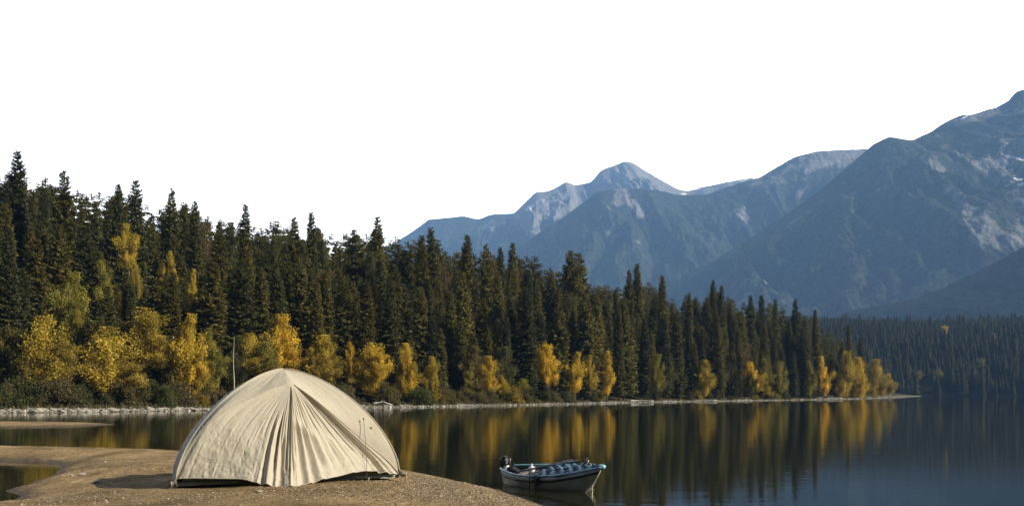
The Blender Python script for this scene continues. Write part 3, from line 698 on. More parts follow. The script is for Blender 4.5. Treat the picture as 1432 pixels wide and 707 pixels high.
def log(x0, x1, t, dz, r, label, branch=False, bend=.0, rise=0):
    d = float(shore_dist((x0 + x1) / 2)) + t; Xa = (x0 - CX) / F * d; Xb = (x1 - CX) / F * d
    zz, _ = pen_z([(Xa + Xb) / 2], [d], False); o = thing('driftwood_log', label, 'driftwood', ((Xa + Xb) / 2, d, zz[0]))
    L = Xb - Xa; mb = MB(); ts = np.linspace(0, 1, 9)
    mb.tube([(-L / 2 + L * t_, bend * math.sin(t_ * 5) + .2 * t_, r + dz + rise * math.sin(t_ * 3.1) + .03 * math.sin(t_ * 13)) for t_ in ts], [r * (1 - .5 * t_) * (1 + .12 * math.sin(9 * t_)) for t_ in ts], 8)
    mb.build('stem', M_DRIFT, o)
    if branch:
        b2 = MB(); b2.tube([(L * .05, 0, r + rise * .9), (L * .12, -.1, r * 2.6 + rise), (L * .2, -.2, r * 3 + rise)], [r * .6, r * .4, r * .15], 6)
        b2.tube([(-L * .1, 0, r + rise * .8), (-L * .02, .2, r * 2.2 + rise), (L * .02, .25, r * 3.2 + rise)], [r * .5, r * .3, r * .1], 6)
        b2.tube([(L * .25, 0, r + rise * .6), (L * .4, .2, r * 1.4), (L * .62, .3, r * .8)], [r * .7, r * .6, r * .3], 6)
        b2.build('branch', M_DRIFT, o)
    return o
log(521, 546, 1.6, .05, .13, 'bleached forked driftwood log right of the tent on the far bank', True, .15, .22)
log(556, 574, 1.7, 0, .06, 'short thin bleached stick beside a forked driftwood log')
log(484, 510, 2.2, 0, .06, 'thin grey drift pole between the tent and a forked log')
log(880, 914, 2.2, .04, .16, 'long bleached drift log on the shore just right of the boat', False, .3, .05)
log(960, 1002, 2.4, .04, .14, 'long white drift log on the shore right of a lone golden aspen', False, .4)
log(925, 946, 1.2, 0, .10, 'short pale drift log by the waterline between two long logs')
log(1142, 1178, 3.2, .05, .17, 'straight white drift log below the flame shaped aspen', False, .2)
log(1030, 1052, 1.4, 0, .10, 'short bleached log at the waterline below the bright golden aspen')
log(838, 862, 1.6, 0, .09, 'thin pale log on the gravel above the boat\'s bow')
log(640, 662, 1.2, 0, .08, 'slim grey log on the gravel left of the boat\'s motor')
for i, (x, y, s, lab) in enumerate([(361, 689, .05, 'dark clod on the sand in front of the tent door'), (115, 655, .07, 'dark stone half buried in trampled sand'), (219, 651, .05, 'dark stone close to the tent\'s left pole'), (137, 669, .045, 'dark stone at the tip of the tent\'s shadow'), (100, 652, .05, 'small dark stone near the inlet corner'), (146, 641, .05, 'dark pebble near the back edge of the sand')]):
    p = G(x, y, .27); zz, _ = spit_z([p[0]], [p[1]])
    o = link('stone', ROCKS[i % 5], None, (p[0], p[1], zz[0] + s * .2)); o.scale = (s * 1.4, s, s * .55); o.rotation_euler = (0, 0, i); tag(o, lab, 'stone')

# ------------------------------------------------------------------ the tent
GZ = SAND_TOP - .02
Lw = G(241.5, 680, GZ); Rw = G(561.5, 667.5, GZ)
TM = (Lw + Rw) / 2; TM[2] = GZ
ex = (Rw - Lw); TW = np.linalg.norm(ex); ex /= TW; ey = np.array([-ex[1], ex[0], 0])
def t2w(x, y, z): return ex * x + ey * y + np.array([0, 0, 1.]) * z        # tent axes, relative to TM
def px2t(px, py, ly):                                                     # the point of a sight line in the plane y = ly of the tent
    dirv = np.array([(px - CX) / F, 1., -(py - HY) / F]); o_ = np.array([0, 0, H]) - TM
    t = (ly - o_ @ ey) / (dirv @ ey); p = o_ + dirv * t
    return np.array([p @ ex, p @ ey, p[2]])
hw = TW / 2; K = TW / 2.78
A_ = px2t(396, 515.5, .70 * K)
tent = thing('tent', 'cream dome tent with a creased door fly pitched on the sand spit', 'tent', tuple(TM))
CLp = spline([px2t(x, y, l * K) for x, y, l in [(403, 536, .24), (380, 543, .215), (358, 553, .18), (334, 563, .14), (312, 574.5, .10), (290.6, 593, .06), (266, 630, .02), (244.5, 676, -.01)]], 60)
CRp = spline([px2t(x, y, l * K) for x, y, l in [(411, 537.5, .24), (438, 556.5, .185), (465.5, 579, .13), (490, 600, .09), (514.6, 621, .05), (540, 642, .02), (559.5, 663, 0)]], 60)
BL, BR = np.array([-.91 * hw, 1.20 * K, .0]), np.array([.86 * hw, 1.34 * K, .0])
def seg(a, b, n): return np.array([lerp(np.asarray(a), np.asarray(b), t) for t in np.linspace(0, 1, n)])
Rg = np.array([CRp[-1][0] + .02, .02, .03]); Lg = np.array([CLp[-1][0] - .01, .01, .03])
back = np.concatenate([seg(Rg, BR, 30), seg(BR, BL, 40)[1:], seg(BL, Lg, 30)[1:]])
back[:, 2] = .035
bulge = np.array([0, 0, 0])
loop = np.concatenate([CLp[::-1], CRp[1:], back])                 # L..P..R..back..L
nr = 46
rr_ = np.linspace(0, 1, nr)
V = []
for q in loop:
    drop = A_[2] - q[2]; p = 1 + (.62 if q[0] > A_[0] else .57) * min(1, max(0, drop) / (A_[2] * .92))
    zz = A_[2] - drop * (1 - (1 - rr_ ** p) ** (1 / p))
    if drop < .0: zz = A_[2] + 0 * rr_
    V.append(np.stack([lerp(A_[0], q[0], rr_), lerp(A_[1], q[1], rr_), zz], 1))
V = np.array(V)
# slack cloth: faint wrinkles running down from the peak
ang = np.arange(len(loop))[:, None] / len(loop); wr = (ridged(ang * 60 + 0 * rr_, 0 * ang + rr_ * 2.2, 4, 3) - .6) * .012 * (rr_ * (1 - rr_) * 4)
cen = np.array([A_[0], A_[1], 0]); out = V - cen; out /= np.linalg.norm(out, axis=2)[..., None] + 1e-6
V = V + out * wr[..., None]
Vw = (V.reshape(-1, 3) @ np.stack([ex, ey, [0, 0, 1]]))
def mat_fabric(name, col, scale=1.0):
    m, nt, b = newmat(name); co = objco(nt)
    big = noise(nt, 3.0, 5, co); mid = noise(nt, 14, 4, co)
    dirt = maprange(nt, big, .52, .75, 0, 1)
    c = mixc(nt, math_(nt, 'MULTIPLY', dirt, .35), col, tuple(x * .72 for x in col))
    sepx = nt.nodes.new('ShaderNodeSeparateXYZ'); nt.links.new(co, sepx.inputs[0])
    nt.links.new(c, b.inputs['Base Color']); b.inputs['Roughness'].default_value = .72; b.inputs['Specular IOR Level'].default_value = .2
    tr = nt.nodes.new('ShaderNodeBsdfTranslucent'); nt.links.new(c, tr.inputs['Color'])
    mx = nt.nodes.new('ShaderNodeMixShader'); mx.inputs[0].default_value = .07
    nt.links.new(b.outputs[0], mx.inputs[1]); nt.links.new(tr.outputs[0], mx.inputs[2]); nt.links.new(mx.outputs[0], nt.nodes['Material Output'].inputs['Surface'])
    h = math_(nt, 'ADD', math_(nt, 'MULTIPLY', mid, 1.0), math_(nt, 'MULTIPLY', noise(nt, 45, 3, co), .35))
    bp = bump(nt, b, h, .55, .015); nt.links.new(bp.outputs[0], tr.inputs['Normal']); return m
M_FAB = mat_fabric('cream_nylon', (.535, .475, .35)); M_FLANK = mat_fabric('shaded_side_nylon', (.20, .19, .16))
Q = grid_faces(len(loop), nr)
nfr = len(CLp) + len(CRp) - 1
me = mesh_np('canopy', Vw, Q, mat=M_FAB, smooth=True); canopy = link('canopy', me, tent)

# the door fly: straight folds radiating from the brow peak to a hem that hangs off the sand
hem_px = [(246.5, 670, -.005), (256, 668, -.04), (290, 668.3, -.13), (320, 668.8, -.21), (338, 669.6, -.26), (352, 672.5, -.31), (367, 675.5, -.36), (380, 677, -.40), (392, 678.4, -.42), (405, 679, -.43), (416, 678.6, -.42),
          (428, 676, -.38), (447, 670.8, -.32), (464, 666.8, -.27), (481, 662.8, -.21), (495, 659.5, -.165), (508.5, 658, -.12), (521, 658, -.085), (533, 659, -.055), (546, 660.7, -.025), (556.5, 662.5, -.005)]
hc = np.array([px2t(x, y, l * K * 1.35) for x, y, l in hem_px]); hx = np.array([p[0] for p in hem_px])
NS, NT = 760, 150
hem = spline(hc, NS); hpx = spline(np.array([[x, 0, 0] for x in hx]), NS)[:, 0]
sv = (hpx - hpx[0]) / (hpx[-1] - hpx[0]); sF = (405 - hpx[0]) / (hpx[-1] - hpx[0])
tv = np.linspace(0, 1, NT)
P0 = (CLp[0] + CRp[0]) / 2
def res(c, n): 
    dd_ = np.concatenate([[0], np.cumsum(np.linalg.norm(np.diff(c, axis=0), axis=1))]); dd_ /= dd_[-1]
    return np.stack([np.interp(np.linspace(0, 1, n), dd_, c[:, i]) for i in range(3)], 1)
cl = res(CLp, NT); cr = res(CRp, NT)
wS = sstep(0, 1, sv)[:, None]
top = lerp(CLp[0][None], CRp[0][None], wS)
lin = top[:, None] * (1 - tv)[None, :, None] + hem[:, None] * tv[None, :, None]
dL = cl - (cl[0] * (1 - tv)[:, None] + hem[0] * tv[:, None]); dR = cr - (cr[0] * (1 - tv)[:, None] + hem[-1] * tv[:, None])
dL = dL - dL[-1] * tv[:, None] ** 3; dR = dR - dR[-1] * tv[:, None] ** 3
wl = np.clip(1 - sv / sF, 0, 1) ** 1.25; wr_ = np.clip((sv - sF) / (1 - sF), 0, 1) ** 1.6
W = lin + dL[None] * wl[:, None, None] + dR[None] * wr_[:, None, None]
# the fly sags inward between the ridge seam and the two tension lines
sag = (np.sin(np.pi * np.clip(sv / sF, 0, 1)) ** 1.2 * .035 + np.sin(np.pi * np.clip((sv - sF) / (1 - sF), 0, 1)) * .05)[:, None] * (tv * (1 - tv) * 4)[None]
W[:, :, 1] += sag * K
dS = np.gradient(W, axis=0); dT = np.gradient(W, axis=1); nrm = np.cross(dT, dS); nrm /= np.linalg.norm(nrm, axis=2)[..., None] + 1e-9
if nrm[NS // 2, NT // 2] @ np.array([0, -1, 0]) < 0: nrm = -nrm
rg = np.random.default_rng(23); D = np.zeros((NS, NT)); SS = sv[:, None]; TT = tv[None]
def crease(s0, w, dep, t0, t1, drift=0., sharp=1.0):
    c = s0 + drift * (TT - t0); win = sstep(t0 - .06, t0 + .10, TT) * (1 - sstep(t1 - .18, t1 + .02, TT) if t1 < 1 else 1)
    x = (SS - c) / (w * (.35 + .65 * TT)); return dep * win * np.exp(-np.abs(x) ** (2.0 * sharp))
for s0, w, dep, t0, t1, dr in [ # strong folds of the photograph
    (.375, .010, -.030, .34, 1.0, .012), (.425, .011, -.040, .30, 1.0, .01), (.462, .020, -.060, .55, 1.0, .01), (.445, .007, -.030, .15, .75, .01), (.490, .006, -.035, .10, .9, 0),
    (.400, .010, .022, .38, 1.0, .01), (.440, .007, .026, .4, .9, .01), (.33, .012, -.014, .22, .70, .03), (.29, .009, -.012, .2, .5, .04), (.25, .009, -.010, .18, .45, .05), (.20, .010, -.009, .18, .48, .05), (.14, .010, -.010, .20, .5, .06), (.08, .012, -.014, .25, .62, .05),
    (.505, .004, -.024, .04, .66, 0), (.515, .007, .030, .03, 1.0, 0), (.530, .006, -.030, .05, .95, 0),
    (.548, .008, -.022, .1, .8, .0), (.575, .015, -.045, .35, 1.0, .005), (.600, .012, .030, .4, 1.0, .0), (.628, .015, -.04, .42, 1.0, -.005), (.655, .014, .032, .45, 1.0, 0), (.682, .014, -.034, .5, .97, 0), (.71, .014, .022, .55, .95, 0), (.735, .010, -.022, .6, .96, -.01), (.77, .010, -.018, .62, .98, -.02), (.80, .010, .014, .6, .98, -.02), (.82, .008, -.016, .66, 1.0, -.02),
    (.56, .006, -.015, .06, .45, .0), (.585, .006, -.016, .06, .5, .01), (.61, .006, -.014, .06, .45, .0), (.64, .007, -.016, .06, .5, .0), (.67, .007, -.015, .08, .6, .0), (.70, .007, -.016, .08, .55, .0), (.74, .007, -.016, .1, .6, 0), (.78, .007, -.016, .1, .55, 0), (.82, .007, -.017, .12, .7, 0),
    (.868, .010, -.022, .08, .9, .0), (.90, .008, .016, .05, 1.0, 0), (.922, .011, -.05, .02, 1.0, 0), (.945, .008, .024, .05, 1.0, 0), (.966, .010, -.034, .04, 1.0, .0)]:
    D += crease(s0, w, dep, t0, t1, dr)
for i in range(80):                                   # small creases
    s0 = rg.uniform(.02, .97); t0 = rg.uniform(.05, .75); D += crease(s0, rg.uniform(.0025, .007), rg.choice([-1, 1], p=[.6, .4]) * rg.uniform(.002, .0085), t0, min(1.0, t0 + rg.uniform(.15, .5)), rg.uniform(-.03, .03))
D *= .85
D += fbm(SS * 26, TT * 6, 2, 4) * .010 * sstep(.15, .6, TT) + fbm(SS * 9 - TT * 3, TT * 5 + SS * 4, 12, 4) * .020 * sstep(.35, .8, TT) * (1 - sstep(.28, .40, SS))
D += (ridged(SS * 48 - TT * 14, TT * 26 + SS * 20, 19, 3) - .64) * .009 * sstep(.42, .72, TT) * (1 - sstep(.30, .44, SS)); crk = (ridged(SS * 40 + TT * 8, TT * 22, 9, 3) - .62) * .012 * sstep(.70, .95, TT); D += crk      # puckers near the hem
edge = np.minimum(1, np.minimum(SS, 1 - SS) / .02) * sstep(0, .04, TT)
W = W + nrm * (D * edge)[..., None] * K
Ww = W.reshape(-1, 3) @ np.stack([ex, ey, [0, 0, 1]])
link('door_fly', mesh_np('door_fly', Ww, grid_faces(NS, NT), mat=M_FAB, smooth=True), tent)
T2 = np.stack([ex, ey, [0, 0, 1]])
# rolled hem, seams and the flap over the zip
mb = MB(); mb.tube((W[::8, -1] @ T2), .007, 5); mb.build('hem', M_FAB, tent)
def dome_ray(i, off=.012):
    v = V[i].copy(); o2 = v - np.array([A_[0], A_[1], -.4]); o2 /= np.linalg.norm(o2, axis=1)[:, None]; return v + o2 * off
M_SEAM = simple('seam_tape', (.48, .42, .31), .8, .1, 20)
for i in (0, nfr - 1):
    mb = MB(); mb.tube(dome_ray(i, .004) @ T2, .011, 6); mb.build('pole_sleeve', M_SEAM, tent)
mb = MB(); mb.tube(CRp @ T2 + np.array([0, 0, .004]), .008, 5); mb.tube(CLp @ T2 + np.array([0, 0, .004]), .006, 5); mb.build('brow_seam', M_SEAM, tent)
i0 = int(np.argmin(np.abs(sv - .500)))
zipp = W[i0, 4:] + np.array([0, -.003, 0]); mb = MB(); mb.tube(zipp @ T2, .005, 5); mb.build('zip', simple('zip_tape', (.30, .26, .18), .8), tent)
# small peak fitting where the brow meets the ridge
# inner tent, ground sheet
inn = []
for q in np.concatenate([seg([Lg[0] + .10, .03, .02], [0, -.02, .02], 20), seg([0, -.02, .02], [Rg[0] - .10, .05, .02], 20)[1:], seg([Rg[0] - .1, .05, .02], BR * .93, 16)[1:], seg(BR * .93, BL * .93, 20)[1:], seg(BL * .93, [Lg[0] + .10, .03, .02], 16)[1:]]):
    r2 = np.linspace(0, 1, 20); zz = (A_[2] - .12) * (1 - r2 ** 1.6) ** (1 / 1.6) + .02
    inn.append(np.stack([lerp(A_[0], q[0], r2), lerp(A_[1], q[1], r2), zz], 1))
inn = np.array(inn)
link('inner_tent', mesh_np('inner_tent', inn.reshape(-1, 3) @ T2, grid_faces(len(inn), 20), mat=simple('inner_mesh', (.10, .11, .085), .9), smooth=True), tent)
mb = MB(); gs = np.array([[Lg[0] + .03, .0, .0], [Rg[0] - .03, .03, .0], BR * .95, BL * .95])
gv = np.concatenate([gs * [1, 1, 0] + [0, 0, .004], gs * [1, 1, 0] + [0, 0, .05]]) @ T2
mb.add(gv, [(0, 1, 2, 3), (4, 5, 6, 7), (0, 1, 5, 4), (1, 2, 6, 5), (2, 3, 7, 6), (3, 0, 4, 7)]); mb.build('groundsheet', simple('groundsheet_nylon', (.30, .30, .22), .7), tent, smooth=False)
# pole ends, webbing straps and pegs
M_POLE = simple('pole_alloy', (.30, .27, .20), .4, .1, 10, metallic=.6)
M_WEB = simple('webbing', (.16, .14, .09), .85)
for q, sx in ((Lg, -1), (Rg, 1)):
    mb = MB(); mb.tube(np.array([q + [-.06 * sx, .03, .22], q + [-.015 * sx, .0, .08], q + [.015 * sx, -.02, -.02]]) @ T2, .010, 6); mb.build('pole_end', M_POLE, tent)
    mb = MB(); mb.tube(np.array([q + [-.05 * sx, -.01, .10], q + [.02 * sx, -.05, .03], q + [.05 * sx, -.10, -.01]]) @ T2, .012, 5); mb.rbox(np.array(q + [.0, -.03, .03]) @ T2, (.07, .05, .05)); mb.rbox(np.array(q + [.04 * sx, -.06, .015]) @ T2, (.06, .04, .04)); mb.build('strap', M_WEB, tent)
    mb = MB(); mb.tube(np.array([q + [.05 * sx, -.12, .06], q + [.03 * sx, -.08, -.12]]) @ T2, .007, 6); mb.tube(np.array([q + [.05 * sx, -.12, .055], q + [.07 * sx, -.10, .045], q + [.08 * sx, -.08, .02]]) @ T2, .006, 5); mb.build('peg', M_POLE, tent)
# side tabs on the left and right sleeves
mb = MB(); pt = px2t(519.5, 597.5, .10 * K); mb.rbox(pt @ T2, (.035, .02, .03)); mb.build('toggle', simple('yellow_toggle', (.45, .36, .08), .6), tent)
mb = MB(); pt = px2t(282, 596, .02 * K); mb.rbox(pt @ T2, (.03, .03, .03)); mb.build('toggle', M_WEB, tent)
# guy line at the right
g0 = px2t(508.5, 585, .10 * K); g1 = px2t(513, 671.0, -.22 * K); g1[2] = max(g1[2], .0)
mb = MB(); mb.tube(np.array([lerp(g0, g1, t) + np.array([.012 * math.sin(t * 3.1), 0, -.02 * math.sin(math.pi * t)]) for t in np.linspace(0, 1, 12)]) @ T2, .0036, 5); mb.build('guy_line', simple('dark_cord', (.10, .09, .06), .8), tent)
mb = MB(); mb.rbox(g0 @ T2, (.02, .015, .035)); mb.build('guy_tab', M_WEB, tent)
mb = MB(); mb.tube(np.array([g1 + [.03, -.02, .05], g1 + [0, 0, -.10]]) @ T2, .007, 6); mb.build('peg', M_POLE, tent)
# ------------------------------------------------------------------ the boat
BT = G(846, 688, 0); BS = G(708.5, 674.5, 0)
ba = (BT - BS); BLn = np.linalg.norm(ba); ba /= BLn; bn = np.array([-ba[1], ba[0], 0.])      # along the keel to the bow; to the far side
boat = thing('boat', 'small open boat with blue-grey cloth and poles lashed over its bow floating by the spit', 'boat', tuple(BS))
HEEL = .15
def b2w(p):                                           # boat axes -> relative to the stern at the waterline, heeled toward the near side
    p = np.asarray(p, float); x, y, z = p[..., 0], p[..., 1], p[..., 2]
    y2 = y * math.cos(HEEL) - z * math.sin(HEEL) * .6; z2 = z * math.cos(HEEL) + y * math.sin(HEEL)
    return x[..., None] * ba + y2[..., None] * bn + z2[..., None] * np.array([0, 0, 1.])
us = np.linspace(0, 1, 44)
def halfbeam(u): return np.interp(u, [0, .12, .3, .5, .7, .85, .95, 1], [.12, .27, .41, .46, .39, .24, .10, .03])
def gun(u): return np.interp(u, [0, .15, .4, .65, .85, 1], [.285, .275, .275, .30, .36, .42])
def keel(u): return np.interp(u, [0, .1, .8, .92, 1], [-.08, -.10, -.09, -.02, .16])
def hull_pt(u, fi, inset=0.):
    w = halfbeam(u) - inset; zk = keel(u) + inset; zg = gun(u)
    y = w * np.sign(np.sin(fi)) * np.abs(np.sin(fi)) ** .62; z = zk + (zg - zk) * (1 - np.abs(np.cos(fi)) ** 1.15)
    frac = (z - zk) / (zg - zk + 1e-6)
    x = u * BLn - .20 * (1 - frac) * sstep(.6, 1, u) + .03 * (1 - frac) * (1 - sstep(0, .2, u))
    return np.stack([x + 0 * fi, y + 0 * fi, z + 0 * fi], -1)
fis = np.linspace(-np.pi / 2, np.pi / 2, 33)
Vh = np.array([hull_pt(u, fis) for u in us]); Vi = np.array([hull_pt(u, fis, .022) for u in us])
def mat_hull():
    m, nt, b = newmat('hull_paint'); co = objco(nt); f = noise(nt, 5, 5, co)
    c = ramp(nt, [(.3, (.21, .205, .145)), (.7, (.32, .315, .24))], f); nt.links.new(c, b.inputs['Base Color'])
    b.inputs['Roughness'].default_value = .38; b.inputs['Specular IOR Level'].default_value = .4; bump(nt, b, noise(nt, 30, 3, co), .1, .01); return m
mb = MB(); mb.add(b2w(Vh).reshape(-1, 3), grid_faces(44, 33)); n0 = mb.n
mb.build('hull', mat_hull(), boat)
mb = MB(); mb.add(b2w(Vi).reshape(-1, 3), grid_faces(44, 33)[:, ::-1]); mb.build('inner_liner', simple('liner_grey', (.085, .085, .075), .7, .35, 5), boat)
# transom: a board closing the stern
tv_ = np.concatenate([Vh[0] + [.002, 0, 0], Vh[0] + [.045, 0, 0]]); ctr = Vh[0].mean(0)
mb = MB(); c0 = np.array([[.002, 0, .12], [.045, 0, .12]]); tvv = np.concatenate([tv_, c0])
mb.add(b2w(tvv), [(j, j + 1, 33 + j + 1, 33 + j) for j in range(32)], [(66, j, j + 1) for j in range(32)] + [(67, 33 + j + 1, 33 + j) for j in range(32)] + [(66, 32, 0), (67, 33, 65)])
mb.build('transom', simple('transom_grey', (.13, .145, .155), .5), boat)
M_BLUE = simple('blue_grey_paint', (.16, .27, .36), .4, .2, 6); M_TURQ = simple('turquoise_paint', (.14, .36, .39), .4, .15, 6); M_BLACK = simple('black_rubber', (.012, .013, .014), .45, .2, 10); M_GREY = simple('grey_strake', (.44, .50, .54), .45, .2, 6)
for sgn in (-1, 1):
    g = [np.array([u * BLn, sgn * (halfbeam(u) + .004), gun(u)]) for u in us]
    mb = MB(); mb.tube(b2w(np.array(g)), [.020 if sgn < 0 else .024] * 44, 8); mb.build('gunwale', M_BLUE if sgn < 0 else M_TURQ, boat)
    # strakes below the rail: black rub band and grey band
    for nm, f0, f1, off, mt in (('strake', .985, .80, .006, M_GREY), ('rub_band', .80, .70, .012, M_BLACK), ('rub_band', 1.0, .975, .02, M_BLACK)):
        rows = []
        for u in us:
            zk, zg = keel(u), gun(u)
            hgt = (zg - max(zk, -.02)); za = zg - (1 - f0) * .36 * (1 + 0 * u); zb_ = zg - (1 - f1) * .36
            rr2 = []
            for zq in (za, zb_):
                fr = np.clip((zq - zk) / (zg - zk), 0.02, 1); fi = math.acos((1 - fr) ** (1 / 1.15))
                p = hull_pt(u, np.array(sgn * fi)); p = p + np.array([0, sgn * off, 0]); rr2.append(p)
            rr2 = [rr2[0] - np.array([0, sgn * .02, 0]), rr2[0], rr2[1], rr2[1] - np.array([0, sgn * .02, 0])]
            rows.append(rr2)
        mb = MB(); mb.add(b2w(np.array(rows)).reshape(-1, 3), grid_faces(44, 4)); mb.build(nm, mt, boat)
# floor boards and seats
mb = MB(); rows = []
for u in us[1:-6]:
    w = halfbeam(u) * .62; rows.append([[u * BLn, -w, -.0], [u * BLn, w, -.0]])
mb.add(b2w(np.array(rows)).reshape(-1, 3), grid_faces(len(rows), 2)); mb.build('floor', simple('boat_floor', (.09, .078, .06), .8), boat)
for u in (.13, .40):
    mb = MB(); w = halfbeam(u) - .03; c = b2w(np.array([u * BLn, 0, .17])); M3 = np.stack([ba, bn * math.cos(HEEL) + np.array([0, 0, math.sin(HEEL)]), [0, 0, 1]], 1)
    mb.rbox(c, (.22, 2 * w, .045), M3, p=8); mb.build('seat', simple('seat_board', (.18, .16, .125), .7), boat)
# the cloth laid over the forward half: ridged blue-grey with turquoise panels
def mat_cloth():
    m, nt, b = newmat('boat_cloth'); s = attr(nt, 'stripe')
    c = ramp(nt, [(0.0, (.015, .022, .03)), (.3, (.05, .09, .13)), (.55, (.10, .20, .29)), (.85, (.10, .30, .35)), (1.0, (.11, .22, .31))], s)
    nt.links.new(c, b.inputs['Base Color']); b.inputs['Roughness'].default_value = .8; bump(nt, b, noise(nt, 30, 4, objco(nt)), .3, .01); return m
nu_, nv_ = 90, 41; u_ = np.linspace(.43, .965, nu_); v_ = np.linspace(-1, 1, nv_); rows = []; stripe = []
for u in u_:
    w = halfbeam(u) + .012; zg = gun(u)
    for v in v_:
        diag = (u * BLn * 1.0 + v * w * 1.1)
        rid = .5 + .5 * math.sin(diag * 30 + 1.2 * math.sin(v * 3)); rid2 = float(fbm(u * 22., v * 4., 5, 3))
        crown = (1 - abs(v) ** 2.4) * (.075 * sstep(.43, .55, u) * (1 - .55 * sstep(.75, .95, u)))
        z = zg + .012 + crown + (rid - .5) * .030 * (1 - abs(v) ** 3) + rid2 * .018 - .025 * max(0, abs(v) - .93) / .07
        rows.append([u * BLn, v * w, float(z)]); 
        tq = math.exp(-((u - .66) / .07) ** 2) * (v > -.35) * .5
        stripe.append(min(1, max(0, rid * .55 + rid2 * .25 + float(tq))))
me = mesh_np('cloth_cover', b2w(np.array(rows)), grid_faces(nu_, nv_), mat=mat_cloth(), smooth=True, attrs={'stripe': stripe}); link('cloth_cover', me, boat)
mb = MB(); mb.rbox(b2w(np.array([.985 * BLn, 0, gun(.985) + .005])), (.13, .09, .075), np.stack([ba, bn, [0, 0, 1]], 1), p=2.6); mb.build('bow_cap', simple('bow_cap_turquoise', (.25, .62, .62), .35), boat)
# bow fitting: black bar with two pale metal arms
M_PALE = simple('pale_metal', (.55, .52, .42), .4, .1, 10, metallic=.3)
mb = MB(); mb.tube(b2w(np.array([[.80 * BLn, -.08, gun(.8) - .02], [.845 * BLn, .03, gun(.8) + .20]])), .016, 8); mb.build('bow_bar', M_BLACK, boat)
mb = MB(); mb.tube(b2w(np.array([[.815 * BLn, -.05, gun(.8) + .06], [.85 * BLn, -.0, gun(.8) + .11], [.858 * BLn, .02, gun(.8) + .16]])), .008, 6)
mb.tube(b2w(np.array([[.835 * BLn, -.06, gun(.83) + .04], [.875 * BLn, -.02, gun(.83) + .07], [.885 * BLn, -.01, gun(.83) + .11], [.895 * BLn, -.02, gun(.83) + .05]])), .009, 6); mb.build('bow_cleat', M_PALE, boat)
# outboard motor at the stern
mt0 = np.array([-.05, .0, 0]); motor_p = lambda x, y, z: b2w(np.array([x, y, z]))
M3 = np.stack([ba, bn, [0, 0, 1]], 1); tilt = np.array(Matrix.Rotation(-.25, 3, 'Y')); MM = M3 @ tilt
mot = MB(); mot.rbox(motor_p(-.045, .02, .375), (.17, .14, .17), MM, p=3.2); mot.rbox(motor_p(-.04, .02, .455), (.12, .11, .05), MM, p=2.5); mot.rbox(motor_p(-.02, .02, .285), (.11, .10, .06), MM, p=3)
om = mot.build('outboard_motor', M_BLACK, boat)
mb = MB(); mb.tube(b2w(np.array([[-.02, .02, .30], [-.035, .02, .12], [-.06, .02, -.04], [-.08, .02, -.14]])), [.04, .035, .033, .03], 8); mb.build('leg', simple('motor_grey', (.25, .27, .29), .4, .1, 8, metallic=.4), om)
mb = MB(); mb.tube(b2w(np.array([[.03, .02, .33], [.14, .0, .355], [.24, -.02, .36]])), [.014, .014, .02], 8); mb.build('tiller', M_BLACK, om)
mb = MB(); mb.rbox(b2w(np.array([.005, .02, .27])), (.07, .12, .10), M3, p=4); mb.tube(b2w(np.array([[.03, .06, .30], [.06, .07, .40], [.055, .08, .43]])), .008, 5); mb.tube(b2w(np.array([[.05, -.04, .31], [.085, -.05, .37], [.10, -.05, .38]])), .008, 5); mb.build('clamp', M_PALE, om)
# things lying in and over the boat
def pole(name, a, b_, r, mat, label, cat, blade=0):
    o = thing(name, label, cat, tuple(BS + b2w(np.array(a)))); off = b2w(np.array(a))
    mb = MB(); mb.tube(b2w(np.array([a, lerp(np.array(a), np.array(b_), .5), b_])) - off, r, 8); mb.build('shaft', mat, o)
    if blade:
        e = b2w(np.array(b_)) - off; dr = b2w(np.array(b_)) - b2w(np.array(a)); dr /= np.linalg.norm(dr)
        sd_ = np.cross(dr, [0, 0, 1]); sd_ /= np.linalg.norm(sd_); up_ = np.cross(sd_, dr)
        mb = MB(); mb.rbox(e + dr * .13, (.30, .13, .022), np.stack([dr, sd_, up_], 1), p=2.6); mb.build('blade', mat, o)
    return o
M_OAR = simple('dark_blue_oar', (.025, .035, .05), .4, .2, 8)
pole('oar', (.27 * BLn, -.30, .30), (.56 * BLn, .10, .40), .014, M_OAR, 'black oar lying slantwise with its blade on the blue cloth', 'oar', 1)
pole('oar', (.24 * BLn, -.22, .28), (.49 * BLn, .16, .385), .013, M_OAR, 'black oar nearest the white jug, crossing the open part of the boat', 'oar', 1)
pole('fishing_rod', (.45 * BLn, -.36, .325), (.86 * BLn, -.10, .43), .009, M_BLACK, 'thin black rod along the near edge of the blue cloth', 'rod')
pole('fishing_rod', (.50 * BLn, -.14, .375), (.80 * BLn, .18, .41), .009, M_BLACK, 'thin black rod slanting over the far edge of the blue cloth', 'rod')
j0 = BS + b2w(np.array([.255 * BLn, .06, .195])); jug = thing('jug', 'white plastic jug standing by the seat inside the boat', 'jug', tuple(j0))
M_JUG = simple('white_plastic', (.72, .71, .66), .35, .05, 5)
mb = MB(); mb.lathe([(.0, 0), (.06, 0), (.068, .015), (.068, .10), (.055, .14), (.026, .165), (.024, .185)], k=18); mb.build('body', M_JUG, jug)
mb = MB(); mb.lathe([(.028, .183), (.028, .205), (.0, .207)], k=14); mb.build('cap', simple('jug_cap', (.6, .58, .5), .4), jug)
mb = MB(); mb.tube([(.05, 0, .13), (.085, 0, .14), (.09, 0, .09), (.066, 0, .06)], .009, 6); mb.build('handle', M_JUG, jug); jug.scale = (.82, .82, .82)
